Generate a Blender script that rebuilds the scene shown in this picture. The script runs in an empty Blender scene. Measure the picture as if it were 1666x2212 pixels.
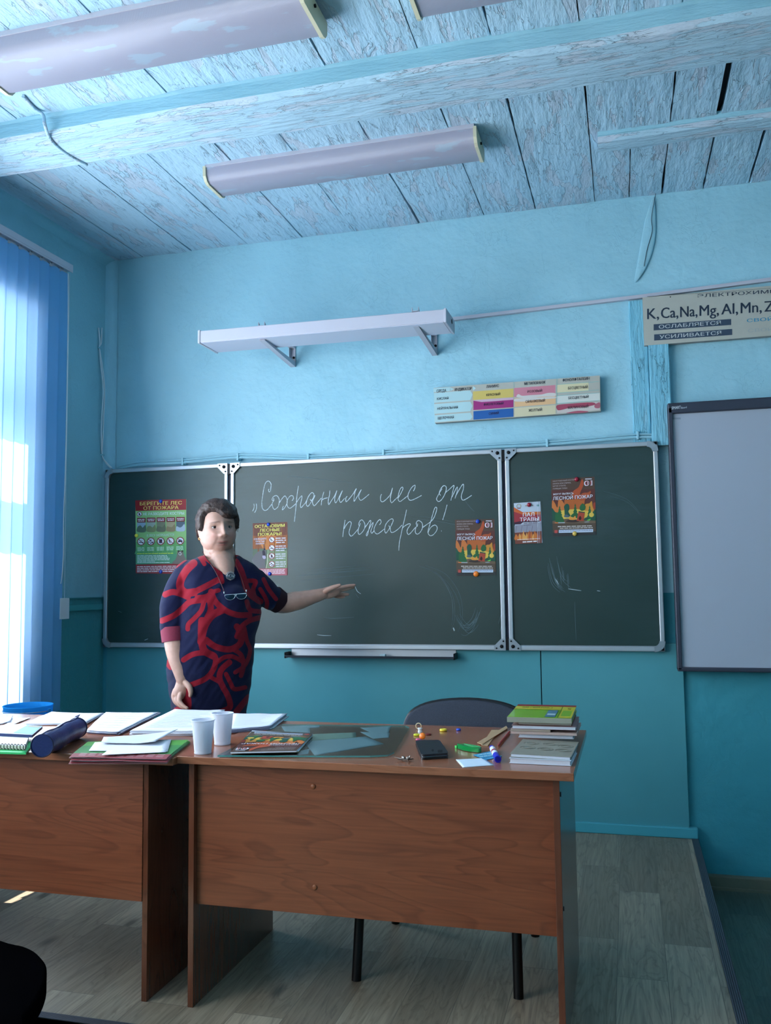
import bpy, bmesh, math, random
import numpy as np
from mathutils import Vector, Matrix, noise as mnoise
random.seed(7)
SC = bpy.context.scene
COL = SC.collection

def lin(c):
    c = c/255.0
    return c/12.92 if c <= 0.04045 else ((c+0.055)/1.055)**2.4
def rgb(r, g, b): return (lin(r), lin(g), lin(b), 1.0)

# ------------------------------------------------------------------ camera
F_PX, YAW, PITCH, ROLL = 1911.4, -0.2667004, 0.0827119, -0.0117593
CAM = Vector((2.8563, -4.43739, 1.41124)); IW, IH = 1666, 2212
_f = Vector((math.sin(YAW)*math.cos(PITCH), math.cos(YAW)*math.cos(PITCH), math.sin(PITCH)))
_r = Vector((math.cos(YAW), -math.sin(YAW), 0)); _u = _r.cross(_f)
_c, _s = math.cos(ROLL), math.sin(ROLL)
CR, CU, CF = _c*_r+_s*_u, -_s*_r+_c*_u, _f
def ray(u, v): return CF + CR*((u-IW/2)/F_PX) - CU*((v-IH/2)/F_PX)
def at(u, v, ax, val):
    """world point where the sight line through pixel (u,v) meets the plane axis=val"""
    d = ray(u, v); return CAM + d*((val-CAM[ax])/d[ax])
def pd(u, v, D): return CAM + ray(u, v)*D
def proj(p):
    d = Vector(p)-CAM; w = d.dot(CF)
    return (IW/2+F_PX*d.dot(CR)/w, IH/2-F_PX*d.dot(CU)/w)
cd = bpy.data.cameras.new('camera'); cam = bpy.data.objects.new('camera', cd); COL.objects.link(cam)
cam.matrix_world = Matrix(((CR.x, CU.x, -CF.x, CAM.x), (CR.y, CU.y, -CF.y, CAM.y), (CR.z, CU.z, -CF.z, CAM.z), (0, 0, 0, 1)))
cd.sensor_fit = 'VERTICAL'; cd.sensor_height = 36; cd.lens = F_PX/IH*36; cd.clip_start = 0.05; cd.clip_end = 200
SC.camera = cam
# ------------------------------------------------------------------ light
SC.view_settings.view_transform = 'Standard'; SC.view_settings.look = 'None'
SC.view_settings.gamma = 1; SC.view_settings.use_curve_mapping = False
SC.view_settings.exposure = 0.0
SC.cycles.use_denoising = True
SC.cycles.max_bounces = 8; SC.cycles.diffuse_bounces = 4; SC.cycles.glossy_bounces = 3
SC.cycles.transmission_bounces = 6; SC.cycles.transparent_max_bounces = 8
SC.cycles.caustics_reflective = False; SC.cycles.caustics_refractive = False
SC.cycles.sample_clamp_indirect = 6
W = bpy.data.worlds.new('sky'); SC.world = W; W.use_nodes = True
bg = W.node_tree.nodes['Background']; bg.inputs[0].default_value = (0.72, 0.86, 1.0, 1); bg.inputs[1].default_value = 4.6
def sun():
    d = bpy.data.lights.new('sun', 'SUN'); d.energy = 60; d.angle = 0.009; d.color = (1, 0.97, 0.9)
    o = bpy.data.objects.new('sun', d); COL.objects.link(o)
    dirv = Vector((1.0, 0.10, -1.18)).normalized()
    o.rotation_euler = dirv.to_track_quat('-Z', 'Y').to_euler(); o.location = (-6, -1, 8)
sun()
def window_light(name, loc, sx, sz, e, tilt=0.0, colr=(0.93, 0.97, 1.0)):
    d = bpy.data.lights.new(name, 'AREA'); d.shape = 'RECTANGLE'; d.size = sx; d.size_y = sz; d.energy = e; d.color = colr
    o = bpy.data.objects.new(name, d); COL.objects.link(o); o.location = loc
    o.rotation_euler = Vector((1, 0, tilt)).to_track_quat('-Z', 'Y').to_euler()
    return o
# daylight entering through the left-hand windows nearer the camera
window_light('window_daylight', (0.04, -4.05, 1.95), 1.9, 1.7, 74, 0.12)
window_light('window_daylight', (0.04, -6.95, 1.95), 1.9, 1.7, 30, 0.12)
window_light('window_daylight', (0.045, -1.66, 1.95), 1.7, 1.8, 56, 0.10, (0.86, 0.95, 1.0)).location.x = 0.24

# ------------------------------------------------------------------ materials
MC = {}
def nodes(m): return m.node_tree.nodes, m.node_tree.links
def new_mat(name):
    m = bpy.data.materials.new(name); m.use_nodes = True; return m
def mat(name, col, rough=0.6, metal=0.0, spec=0.4, bump=0.0, bscale=200, trans=0.0, coat=0.0, alpha=1.0, var=0.0, vscale=8):
    if name in MC: return MC[name]
    m = new_mat(name); n, l = nodes(m); b = n['Principled BSDF']
    b.inputs['Base Color'].default_value = col; b.inputs['Roughness'].default_value = rough
    b.inputs['Metallic'].default_value = metal; b.inputs['Specular IOR Level'].default_value = spec
    b.inputs['Transmission Weight'].default_value = trans; b.inputs['Coat Weight'].default_value = coat
    b.inputs['Alpha'].default_value = alpha
    tc = n.new('ShaderNodeTexCoord')
    if var:
        t = n.new('ShaderNodeTexNoise'); t.inputs['Scale'].default_value = vscale; t.inputs['Detail'].default_value = 5
        l.new(tc.outputs['Object'], t.inputs['Vector'])
        mx = n.new('ShaderNodeMix'); mx.data_type = 'RGBA'
        mx.inputs[6].default_value = tuple(c*(1-var) for c in col[:3])+(1,)
        mx.inputs[7].default_value = tuple(min(1, c*(1+var)) for c in col[:3])+(1,)
        l.new(t.outputs['Fac'], mx.inputs[0]); l.new(mx.outputs[2], b.inputs['Base Color'])
    if bump:
        t = n.new('ShaderNodeTexNoise'); t.inputs['Scale'].default_value = bscale; t.inputs['Detail'].default_value = 3
        l.new(tc.outputs['Object'], t.inputs['Vector'])
        bp = n.new('ShaderNodeBump'); bp.inputs['Strength'].default_value = bump; bp.inputs['Distance'].default_value = 0.002
        l.new(t.outputs['Fac'], bp.inputs['Height']); l.new(bp.outputs[0], b.inputs['Normal'])
    MC[name] = m; return m
def flat(r, g, b, rough=0.55):
    return mat('ink_%d_%d_%d' % (r, g, b), rgb(r, g, b), rough, spec=0.3)

def N(n, t, **k):
    o = n.new(t)
    for a, v in k.items():
        if a in o.inputs.keys(): o.inputs[a].default_value = v
        else: setattr(o, a, v)
    return o
def mixc(n, l, fac, a, b, bt='MIX'):
    m = n.new('ShaderNodeMix'); m.data_type = 'RGBA'; m.blend_type = bt
    for i, x in ((0, fac), (6, a), (7, b)):
        if isinstance(x, (float, int, tuple)): m.inputs[i].default_value = x
        else: l.new(x, m.inputs[i])
    return m.outputs[2]
def ramp(n, l, src, stops):
    r = n.new('ShaderNodeValToRGB'); l.new(src, r.inputs[0])
    e = r.color_ramp.elements
    while len(e) < len(stops): e.new(0.5)
    for i, (p, c) in enumerate(stops):
        e[i].position = p; e[i].color = (c, c, c, 1) if isinstance(c, (float, int)) else c
    return r.outputs[0]
def math_(n, l, op, a, b=0.0):
    m = n.new('ShaderNodeMath'); m.operation = op
    for i, x in ((0, a), (1, b)):
        if isinstance(x, (float, int)): m.inputs[i].default_value = x
        else: l.new(x, m.inputs[i])
    return m.outputs[0]

def paint(name, base, alt, streak=(1, 1, 1), patch=0.0, patchcol=(0.5, 0.55, 0.62, 1), crack=0.0, bumpd=0.004, rough=0.5, fine=1.0, split=None, peel=0.52):
    """old thick oil paint: slow colour drift, flaked patches, contour-like flake edges, lumpy relief"""
    m = new_mat(name); n, l = nodes(m); b = n['Principled BSDF']
    b.inputs['Roughness'].default_value = rough; b.inputs['Specular IOR Level'].default_value = 0.35
    tc = N(n, 'ShaderNodeTexCoord'); mp = N(n, 'ShaderNodeMapping'); mp.inputs['Scale'].default_value = streak
    l.new(tc.outputs['Object'], mp.inputs[0])
    big = N(n, 'ShaderNodeTexNoise', Scale=1.3, Detail=5.0, Roughness=0.6); l.new(tc.outputs['Object'], big.inputs['Vector'])
    col = mixc(n, l, ramp(n, l, big.outputs['Fac'], [(0.35, 0.0), (0.65, 1.0)]), base, alt)
    fl = N(n, 'ShaderNodeTexNoise', Scale=5.0, Detail=6.0, Roughness=0.62, Distortion=0.4); l.new(mp.outputs[0], fl.inputs['Vector'])
    h = math_(n, l, 'MULTIPLY', big.outputs['Fac'], 0.6)
    if patch:
        pf = ramp(n, l, fl.outputs['Fac'], [(peel, 0.0), (peel+0.02, 1.0)])
        col = mixc(n, l, math_(n, l, 'MULTIPLY', pf, patch), col, patchcol)
        h = math_(n, l, 'SUBTRACT', h, math_(n, l, 'MULTIPLY', pf, 0.12))
    if crack:
        for sc, thr in ((5.5, 0.0045), (9.0, 0.006)):
            f2 = N(n, 'ShaderNodeTexNoise', Scale=sc, Detail=5.0, Roughness=0.55, Distortion=0.8); l.new(mp.outputs[0], f2.inputs['Vector'])
            d = math_(n, l, 'ABSOLUTE', math_(n, l, 'SUBTRACT', f2.outputs['Fac'], 0.5))
            ln = ramp(n, l, d, [(0.0, 1.0), (thr, 0.0)])
            gate = N(n, 'ShaderNodeTexNoise', Scale=sc*0.7, Detail=2.0); l.new(tc.outputs['Object'], gate.inputs['Vector'])
            g = ramp(n, l, gate.outputs['Fac'], [(0.52, 0.0), (0.58, 1.0)])
            k = math_(n, l, 'MULTIPLY', math_(n, l, 'MULTIPLY', ln, g), crack)
            col = mixc(n, l, k, col, (base[0]*0.18, base[1]*0.3, base[2]*0.35, 1))
            h = math_(n, l, 'SUBTRACT', h, math_(n, l, 'MULTIPLY', k, 0.5))
    if split:
        zz = N(n, 'ShaderNodeSeparateXYZ'); l.new(tc.outputs['Object'], zz.inputs[0])
        col = mixc(n, l, math_(n, l, 'LESS_THAN', zz.outputs[2], split[0]), col, split[1])
    l.new(col, b.inputs['Base Color'])
    f3 = N(n, 'ShaderNodeTexNoise', Scale=9.0, Detail=7.0, Roughness=0.6); l.new(mp.outputs[0], f3.inputs['Vector'])
    h = math_(n, l, 'ADD', h, math_(n, l, 'MULTIPLY', f3.outputs['Fac'], 0.5*fine))
    bp = N(n, 'ShaderNodeBump', Strength=1.0, Distance=bumpd*4); l.new(h, bp.inputs['Height']); l.new(bp.outputs[0], b.inputs['Normal'])
    MC[name] = m; return m
TURQ = rgb(150, 198, 214); TURQ2 = rgb(160, 206, 221)
TEAL = rgb(62, 150, 165)
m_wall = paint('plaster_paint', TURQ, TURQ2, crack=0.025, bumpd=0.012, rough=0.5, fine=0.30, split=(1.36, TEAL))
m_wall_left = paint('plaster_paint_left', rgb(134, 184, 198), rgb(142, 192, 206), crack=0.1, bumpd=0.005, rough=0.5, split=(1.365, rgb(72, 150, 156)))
m_ceil = paint('ceiling_paint', rgb(168, 202, 222), rgb(176, 208, 226), (2.6, 0.6, 1), 0.5, rgb(188, 192, 206), 0.25, 0.006, 0.55, 1.2, peel=0.55)
m_beam = paint('beam_paint', rgb(168, 202, 220), rgb(178, 208, 226), (0.7, 4.0, 4.0), 0.6, rgb(194, 200, 214), 0.2, 0.006, 0.55, 1.2, peel=0.53)
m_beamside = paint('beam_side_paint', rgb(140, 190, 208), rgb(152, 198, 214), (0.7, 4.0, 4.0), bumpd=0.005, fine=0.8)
m_post = paint('post_paint', rgb(120, 188, 212), rgb(132, 198, 220), (5.0, 3.0, 0.7), 0.2, rgb(170, 190, 205), 0.85, 0.006, 0.5, 1.3, peel=0.6)
m_panel = paint('panel_paint', rgb(76, 150, 160), rgb(82, 156, 166), bumpd=0.0008, rough=0.5, fine=0.4)
m_skirt = mat('skirting_paint', rgb(74, 165, 180), 0.45, bump=0.2, bscale=60)
m_gap = mat('dark_gap', rgb(16, 22, 32), 0.9)

def wood(name, c1, c2, scale=1.0, axis=0, rough=0.35, dark=0.55, coat=0.15):
    m = new_mat(name); n, l = nodes(m); b = n['Principled BSDF']
    b.inputs['Roughness'].default_value = rough; b.inputs['Coat Weight'].default_value = coat; b.inputs['Coat Roughness'].default_value = 0.25
    b.inputs['Specular IOR Level'].default_value = 0.4
    tc = N(n, 'ShaderNodeTexCoord'); mp = N(n, 'ShaderNodeMapping')
    st = [7.0*scale]*3; st[axis] = 0.9*scale; mp.inputs['Scale'].default_value = st
    l.new(tc.outputs['Object'], mp.inputs[0])
    w = N(n, 'ShaderNodeTexNoise', Scale=0.9, Detail=2.0, Distortion=1.3); l.new(mp.outputs[0], w.inputs['Vector'])
    rings = math_(n, l, 'FRACT', math_(n, l, 'MULTIPLY', w.outputs['Fac'], 13.0))
    rr = ramp(n, l, rings, [(0.0, 0.25), (0.12, 0.75), (0.8, 0.55), (1.0, 0.25)])
    mp2 = N(n, 'ShaderNodeMapping'); st2 = [160.0]*3; st2[axis] = 5.0; mp2.inputs['Scale'].default_value = st2
    l.new(tc.outputs['Object'], mp2.inputs[0])
    g = N(n, 'ShaderNodeTexNoise', Scale=1.0, Detail=3.0, Roughness=0.6); l.new(mp2.outputs[0], g.inputs['Vector'])
    f = math_(n, l, 'ADD', math_(n, l, 'MULTIPLY', rr, 0.5), math_(n, l, 'MULTIPLY', g.outputs['Fac'], 0.55))
    l.new(ramp(n, l, f, [(0.25, c2), (0.72, c1)]), b.inputs['Base Color'])
    bp = N(n, 'ShaderNodeBump', Strength=0.12, Distance=0.001); l.new(g.outputs['Fac'], bp.inputs['Height']); l.new(bp.outputs[0], b.inputs['Normal'])
    MC[name] = m; return m
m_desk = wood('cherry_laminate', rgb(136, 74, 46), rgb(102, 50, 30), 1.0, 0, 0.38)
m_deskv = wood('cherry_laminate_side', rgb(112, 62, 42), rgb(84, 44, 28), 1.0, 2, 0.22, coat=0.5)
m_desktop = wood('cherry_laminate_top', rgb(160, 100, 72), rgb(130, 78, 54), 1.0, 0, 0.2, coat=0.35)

def floor_mat(name, c1, c2, c3, off=0.0):
    m = new_mat(name); n, l = nodes(m); b = n['Principled BSDF']; b.inputs['Roughness'].default_value = 0.38
    b.inputs['Specular IOR Level'].default_value = 0.45
    tc = N(n, 'ShaderNodeTexCoord'); mp = N(n, 'ShaderNodeMapping'); mp.inputs['Rotation'].default_value = (0, 0, math.pi/2)
    mp.inputs['Location'].default_value = (off, 0.03, 0)
    l.new(tc.outputs['Object'], mp.inputs[0])
    br = n.new('ShaderNodeTexBrick'); l.new(mp.outputs[0], br.inputs['Vector'])
    br.offset = 0.37; br.inputs['Scale'].default_value = 1.0; br.inputs['Brick Width'].default_value = 0.78; br.inputs['Row Height'].default_value = 0.148
    br.inputs['Mortar Size'].default_value = 0.0012; br.inputs['Mortar Smooth'].default_value = 0.2
    br.inputs['Color1'].default_value = (0, 0, 0, 1); br.inputs['Color2'].default_value = (1, 1, 1, 1); br.inputs['Mortar'].default_value = (0.5, 0.5, 0.5, 1)
    tone = ramp(n, l, br.outputs['Color'], [(0.0, c1), (0.5, c2), (1.0, c3)])
    # shift the grain per plank
    add = n.new('ShaderNodeVectorMath'); add.operation = 'ADD'; sc = n.new('ShaderNodeVectorMath'); sc.operation = 'SCALE'; sc.inputs[3].default_value = 7.0
    l.new(br.outputs['Color'], sc.inputs[0]); l.new(tc.outputs['Object'], add.inputs[0]); l.new(sc.outputs[0], add.inputs[1])
    mp2 = N(n, 'ShaderNodeMapping'); mp2.inputs['Scale'].default_value = (9, 1.1, 9); l.new(add.outputs[0], mp2.inputs[0])
    w = N(n, 'ShaderNodeTexNoise', Scale=1.4, Detail=4.0, Distortion=1.2); l.new(mp2.outputs[0], w.inputs['Vector'])
    rings = ramp(n, l, math_(n, l, 'FRACT', math_(n, l, 'MULTIPLY', w.outputs['Fac'], 9.0)), [(0, 0.68), (0.3, 1.0), (0.9, 0.90), (1, 0.68)])
    mp3 = N(n, 'ShaderNodeMapping'); mp3.inputs['Scale'].default_value = (120, 5, 120); l.new(add.outputs[0], mp3.inputs[0])
    g = N(n, 'ShaderNodeTexNoise', Scale=1.0, Detail=3.0); l.new(mp3.outputs[0], g.inputs['Vector'])
    gr = ramp(n, l, g.outputs['Fac'], [(0.3, 0.74), (0.7, 1.12)])
    mp4 = N(n, 'ShaderNodeMapping'); mp4.inputs['Scale'].default_value = (5.5, 2.2, 5.5); l.new(add.outputs[0], mp4.inputs[0])
    vo = N(n, 'ShaderNodeTexVoronoi', Scale=1.0); l.new(mp4.outputs[0], vo.inputs['Vector'])
    kn = ramp(n, l, vo.outputs['Distance'], [(0.05, 0.40), (0.14, 1.0)])
    col = mixc(n, l, 1.0, tone, rings, 'MULTIPLY'); col = mixc(n, l, 1.0, col, gr, 'MULTIPLY'); col = mixc(n, l, 1.0, col, kn, 'MULTIPLY')
    col = mixc(n, l, math_(n, l, 'MULTIPLY', br.outputs['Fac'], 0.55), col, (0.03, 0.03, 0.03, 1))
    l.new(col, b.inputs['Base Color'])
    bp = N(n, 'ShaderNodeBump', Strength=0.25, Distance=0.001); l.new(g.outputs['Fac'], bp.inputs['Height']); l.new(bp.outputs[0], b.inputs['Normal'])
    MC[name] = m; return m
m_floor_hi = floor_mat('oak_laminate', rgb(136, 120, 102), rgb(160, 144, 124), rgb(180, 164, 143))
m_floor_lo = floor_mat('green_grey_vinyl', rgb(78, 92, 84), rgb(88, 102, 92), rgb(98, 112, 100), 0.2)

def board_mat():
    m = new_mat('chalkboard_green'); n, l = nodes(m); b = n['Principled BSDF']; b.inputs['Roughness'].default_value = 0.42
    b.inputs['Specular IOR Level'].default_value = 0.55
    tc = N(n, 'ShaderNodeTexCoord')
    w = N(n, 'ShaderNodeTexNoise', Scale=1.1, Detail=3.0, Distortion=0.6); l.new(tc.outputs['Object'], w.inputs['Vector'])
    mp = N(n, 'ShaderNodeMapping'); mp.inputs['Scale'].default_value = (1.5, 1, 9); mp.inputs['Rotation'].default_value = (0, 0.12, 0); l.new(tc.outputs['Object'], mp.inputs[0])
    s = N(n, 'ShaderNodeTexNoise', Scale=3.0, Detail=6.0, Roughness=0.7); l.new(mp.outputs[0], s.inputs['Vector'])
    f = math_(n, l, 'MULTIPLY', ramp(n, l, w.outputs['Fac'], [(0.42, 0.0), (0.66, 1.0)]), ramp(n, l, s.outputs['Fac'], [(0.3, 0.3), (0.7, 1.0)]))
    l.new(mixc(n, l, math_(n, l, 'MULTIPLY', f, 0.38), rgb(20, 50, 46), rgb(74, 94, 98)), b.inputs['Base Color'])
    return m
m_board = board_mat()
m_alu = mat('aluminium_frame', rgb(186, 190, 196), 0.35, 0.55, bump=0.05)
m_alu2 = mat('aluminium_corner', rgb(170, 174, 182), 0.3, 0.6)
m_screw = mat('screw_dark', rgb(30, 30, 34), 0.4, 0.6)
m_chalk = mat('chalk', rgb(196, 208, 214), 0.95, spec=0.0, var=0.25, vscale=300)
m_chalkdim = mat('chalk_dust', rgb(104, 122, 126), 0.95, spec=0.0)
m_white = mat('white_enamel', rgb(190, 188, 200), 0.4)
m_plastic = mat('white_plastic', rgb(222, 226, 232), 0.4)
m_paper = mat('white_paper', rgb(226, 228, 238), 0.8, spec=0.2)
m_paper2 = mat('printed_paper', rgb(204, 210, 224), 0.8, spec=0.2)
m_grid = mat('printed_lines', rgb(184, 188, 204), 0.8)
m_black = mat('black_metal', rgb(14, 14, 16), 0.4, 0.3)
m_blackpl = mat('black_plastic', rgb(16, 17, 20), 0.32)
m_navy = mat('navy_vinyl', rgb(30, 46, 98), 0.42, bump=0.5, bscale=160)
m_glassy = None
def glass_thin(name, col, mixf, rough=0.02):
    m = new_mat(name); n, l = nodes(m)
    for x in list(n): n.remove(x)
    o = N(n, 'ShaderNodeOutputMaterial'); t = N(n, 'ShaderNodeBsdfTransparent'); t.inputs[0].default_value = col
    g = N(n, 'ShaderNodeBsdfGlossy'); g.inputs['Roughness'].default_value = rough
    fr = N(n, 'ShaderNodeFresnel'); fr.inputs[0].default_value = 1.5
    mx = N(n, 'ShaderNodeMixShader'); l.new(math_(n, l, 'MULTIPLY', fr.outputs[0], mixf), mx.inputs[0])
    l.new(t.outputs[0], mx.inputs[1]); l.new(g.outputs[0], mx.inputs[2]); l.new(mx.outputs[0], o.inputs[0])
    MC[name] = m; return m
m_glass = glass_thin('desk_glass', (0.86, 0.95, 0.94, 1), 0.45)
m_glassedge = mat('glass_edge', rgb(70, 150, 150), 0.15, alpha=0.8)
m_pane = glass_thin('window_glass', (0.96, 0.98, 0.98, 1), 0.6)
def translucent(name, col, tcol, f=0.5, rough=0.8):
    m = new_mat(name); n, l = nodes(m)
    for x in list(n): n.remove(x)
    o = N(n, 'ShaderNodeOutputMaterial'); d = N(n, 'ShaderNodeBsdfDiffuse'); d.inputs[0].default_value = col
    t = N(n, 'ShaderNodeBsdfTranslucent'); t.inputs[0].default_value = tcol
    tc = N(n, 'ShaderNodeTexCoord'); mp = N(n, 'ShaderNodeMapping'); mp.inputs['Scale'].default_value = (900, 900, 500); l.new(tc.outputs['Object'], mp.inputs[0])
    w = N(n, 'ShaderNodeTexNoise', Scale=1.0, Detail=1.0); l.new(mp.outputs[0], w.inputs['Vector'])
    bp = N(n, 'ShaderNodeBump', Strength=0.3, Distance=0.0005); l.new(w.outputs['Fac'], bp.inputs['Height']); l.new(bp.outputs[0], d.inputs['Normal'])
    mx = N(n, 'ShaderNodeMixShader'); mx.inputs[0].default_value = f
    l.new(d.outputs[0], mx.inputs[1]); l.new(t.outputs[0], mx.inputs[2]); l.new(mx.outputs[0], o.inputs[0])
    MC[name] = m; return m
m_slat = translucent('blue_blind_fabric', rgb(125, 190, 238), rgb(186, 216, 250), 0.5)
m_bucket = translucent('blue_bucket_plastic', rgb(60, 175, 238), rgb(110, 205, 250), 0.4)
m_cup = translucent('white_cup_plastic', rgb(232, 234, 244), rgb(230, 234, 244), 0.35)
def diffuser_mat():
    m = new_mat('ribbed_diffuser'); n, l = nodes(m); b = n['Principled BSDF']
    b.inputs['Roughness'].default_value = 0.3; b.inputs['Base Color'].default_value = rgb(196, 196, 208)
    b.inputs['Subsurface Weight'].default_value = 0.0
    tc = N(n, 'ShaderNodeTexCoord'); wv = N(n, 'ShaderNodeTexWave', Scale=150.0); wv.wave_type = 'BANDS'; wv.bands_direction = 'X'
    l.new(tc.outputs['Object'], wv.inputs[0])
    bp = N(n, 'ShaderNodeBump', Strength=0.3, Distance=0.001); l.new(wv.outputs['Fac'], bp.inputs['Height']); l.new(bp.outputs[0], b.inputs['Normal'])
    fl = N(n, 'ShaderNodeTexNoise', Scale=6.0, Detail=6.0); mp = N(n, 'ShaderNodeMapping'); mp.inputs['Scale'].default_value = (1, 3, 3); l.new(tc.outputs['Object'], mp.inputs[0]); l.new(mp.outputs[0], fl.inputs['Vector'])
    l.new(mixc(n, l, ramp(n, l, fl.outputs['Fac'], [(0.6, 0.0), (0.64, 0.5)]), rgb(158, 156, 172), rgb(160, 186, 202)), b.inputs['Base Color'])
    return m
m_diff = diffuser_mat()
m_cream = mat('cream_plastic', rgb(206, 200, 172), 0.45)

# ------------------------------------------------------------------ mesh helpers
class MB:
    def __init__(s): s.v = []; s.f = []; s.m = []; s.mats = []; s.smooth = []
    def mi(s, m):
        if m not in s.mats: s.mats.append(m)
        return s.mats.index(m)
    def add(s, vs, fs, m, smooth=False):
        o = len(s.v); s.v += [Vector(x) for x in vs]; k = s.mi(m)
        for f in fs: s.f.append([i+o for i in f]); s.m.append(k); s.smooth.append(smooth)
    def box(s, x0, y0, z0, x1, y1, z1, m, M=None):
        vs = [Vector((x, y, z)) for z in (z0, z1) for y in (y0, y1) for x in (x0, x1)]
        if M: vs = [M @ v for v in vs]
        s.add(vs, [(0, 2, 3, 1), (4, 5, 7, 6), (0, 1, 5, 4), (2, 6, 7, 3), (0, 4, 6, 2), (1, 3, 7, 5)], m)
    def bbox(s, x0, y0, z0, x1, y1, z1, m, r=0.004, seg=2, M=None):
        """bevelled box"""
        bm = bmesh.new(); bmesh.ops.create_cube(bm, size=1)
        for v in bm.verts: v.co = Vector(((x0+x1)/2+v.co.x*(x1-x0), (y0+y1)/2+v.co.y*(y1-y0), (z0+z1)/2+v.co.z*(z1-z0)))
        bmesh.ops.bevel(bm, geom=bm.edges[:], offset=min(r, abs(x1-x0)*.49, abs(y1-y0)*.49, abs(z1-z0)*.49), segments=seg, affect='EDGES', profile=0.5)
        s.frombm(bm, m, M, smooth=False)
    def frombm(s, bm, m, M=None, smooth=True):
        bm.verts.index_update()
        s.add([(M @ v.co if M else v.co.copy()) for v in bm.verts], [[v.index for v in f.verts] for f in bm.faces], m, smooth); bm.free()
    def prism(s, pts, d, m, m2=None):
        """polygon (3D points) extruded by vector d"""
        n = len(pts); a = [Vector(p) for p in pts]; b = [p+Vector(d) for p in a]
        s.add(a+b, [list(range(n))[::-1]], m); o = len(s.v)-2*n; k = s.mi(m); k2 = s.mi(m2 or m)
        s.f.append([o+n+i for i in range(n)]); s.m.append(k); s.smooth.append(False)
        for i in range(n):
            j = (i+1) % n; s.f.append([o+i, o+j, o+n+j, o+n+i]); s.m.append(k2); s.smooth.append(False)
    def tube(s, pts, r, m, seg=8, closed=False, flat=None, up=None):
        """tube along points; r number or list; flat squashes it along its normal"""
        pts = [Vector(p) for p in pts]; n = len(pts)
        rs = r if isinstance(r, (list, tuple)) else [r]*n
        rings = []; prev = None
        for i, p in enumerate(pts):
            t = (pts[(i+1) % n] if (closed or i < n-1) else p)-(pts[i-1] if (closed or i > 0) else p)
            if t.length < 1e-9: t = Vector((0, 0, 1))
            t.normalize()
            if up is not None: a = Vector(up); a = a-t*a.dot(t)
            elif prev is None: a = t.orthogonal()
            else: a = prev-t*prev.dot(t)
            if a.length < 1e-6: a = t.orthogonal()
            a.normalize(); prev = a; b = t.cross(a)
            fl = 1 if flat is None else flat
            rings.append([p+(a*math.cos(2*math.pi*k/seg)*fl+b*math.sin(2*math.pi*k/seg))*rs[i] for k in range(seg)])
        vs = [v for R in rings for v in R]; fs = []
        for i in range(n if closed else n-1):
            j = (i+1) % n
            for k in range(seg): fs.append((i*seg+k, i*seg+(k+1) % seg, j*seg+(k+1) % seg, j*seg+k))
        s.add(vs, fs, m, True)
        if not closed:
            s.add(rings[0], [list(range(seg))[::-1]], m); s.add(rings[-1], [list(range(seg))], m)
    def lathe(s, prof, m, seg=24, M=None, cap=True):
        """profile [(r,z)] around Z"""
        vs = []; fs = []
        for (r, z) in prof: vs += [Vector((r*math.cos(2*math.pi*k/seg), r*math.sin(2*math.pi*k/seg), z)) for k in range(seg)]
        for i in range(len(prof)-1):
            for k in range(seg): fs.append((i*seg+k, i*seg+(k+1) % seg, (i+1)*seg+(k+1) % seg, (i+1)*seg+k))
        if cap: fs += [list(range(seg))[::-1], [(len(prof)-1)*seg+k for k in range(seg)]]
        if M: vs = [M @ v for v in vs]
        s.add(vs, fs, m, True)
    def build(s, name, parent=None):
        me = bpy.data.meshes.new(name); me.from_pydata([tuple(v) for v in s.v], [], s.f)
        for m in s.mats: me.materials.append(m)
        me.polygons.foreach_set('material_index', s.m); me.polygons.foreach_set('use_smooth', s.smooth)
        me.update(); o = bpy.data.objects.new(name, me); COL.objects.link(o)
        if parent is not None:
            o.parent = parent; o.matrix_parent_inverse = parent.matrix_world.inverted() if False else Matrix.Translation(-parent.location)
        return o
def tag(o, label=None, cat=None, group=None, kind=None):
    if label: o['label'] = label
    if cat: o['category'] = cat
    if group: o['group'] = group
    if kind: o['kind'] = kind
    return o
def thing(name, label, cat, loc=(0, 0, 0), group=None):
    o = bpy.data.objects.new(name, None); o.empty_display_size = 0.05; COL.objects.link(o); o.location = loc
    return tag(o, label, cat, group)
def struct(name, mb): return tag(mb.build(name), kind='structure')
def cr(pts, k=5, closed=False):
    """Catmull-Rom through 2D/3D points"""
    P = [Vector(p) if len(p) == 3 else Vector((p[0], p[1], 0)) for p in pts]; n = len(P); out = []
    rng = range(n) if closed else range(n-1)
    for i in rng:
        if closed: a, b, c, d = P[i-1], P[i], P[(i+1) % n], P[(i+2) % n]
        else: a, b, c, d = P[max(i-1, 0)], P[i], P[i+1], P[min(i+2, n-1)]
        for j in range(k):
            t = j/k
            out.append(0.5*((2*b)+(c-a)*t+(2*a-5*b+4*c-d)*t*t+(3*b-a-3*c+d)*t**3))
    if not closed: out.append(P[-1])
    return out
_tcache = {}
def text_mesh(s, bold=0.0):
    k = (s, bold)
    if k in _tcache: return _tcache[k]
    c = bpy.data.curves.new('t', 'FONT'); c.body = s; c.resolution_u = 3; c.offset = bold; c.fill_mode = 'FRONT'
    o = bpy.data.objects.new('t', c); COL.objects.link(o); bpy.context.view_layer.update()
    m = bpy.data.meshes.new_from_object(o, depsgraph=bpy.context.evaluated_depsgraph_get())
    vs = [v.co.copy() for v in m.vertices]; fs = [list(p.vertices) for p in m.polygons if abs(p.normal.z) > 0.5]
    bpy.data.objects.remove(o); bpy.data.curves.remove(c); bpy.data.meshes.remove(m)
    x0 = min(v.x for v in vs); x1 = max(v.x for v in vs)
    vs = [((v.x-x0)/(x1-x0), v.y/0.70) for v in vs]
    _tcache[k] = (vs, fs); return vs, fs
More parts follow.
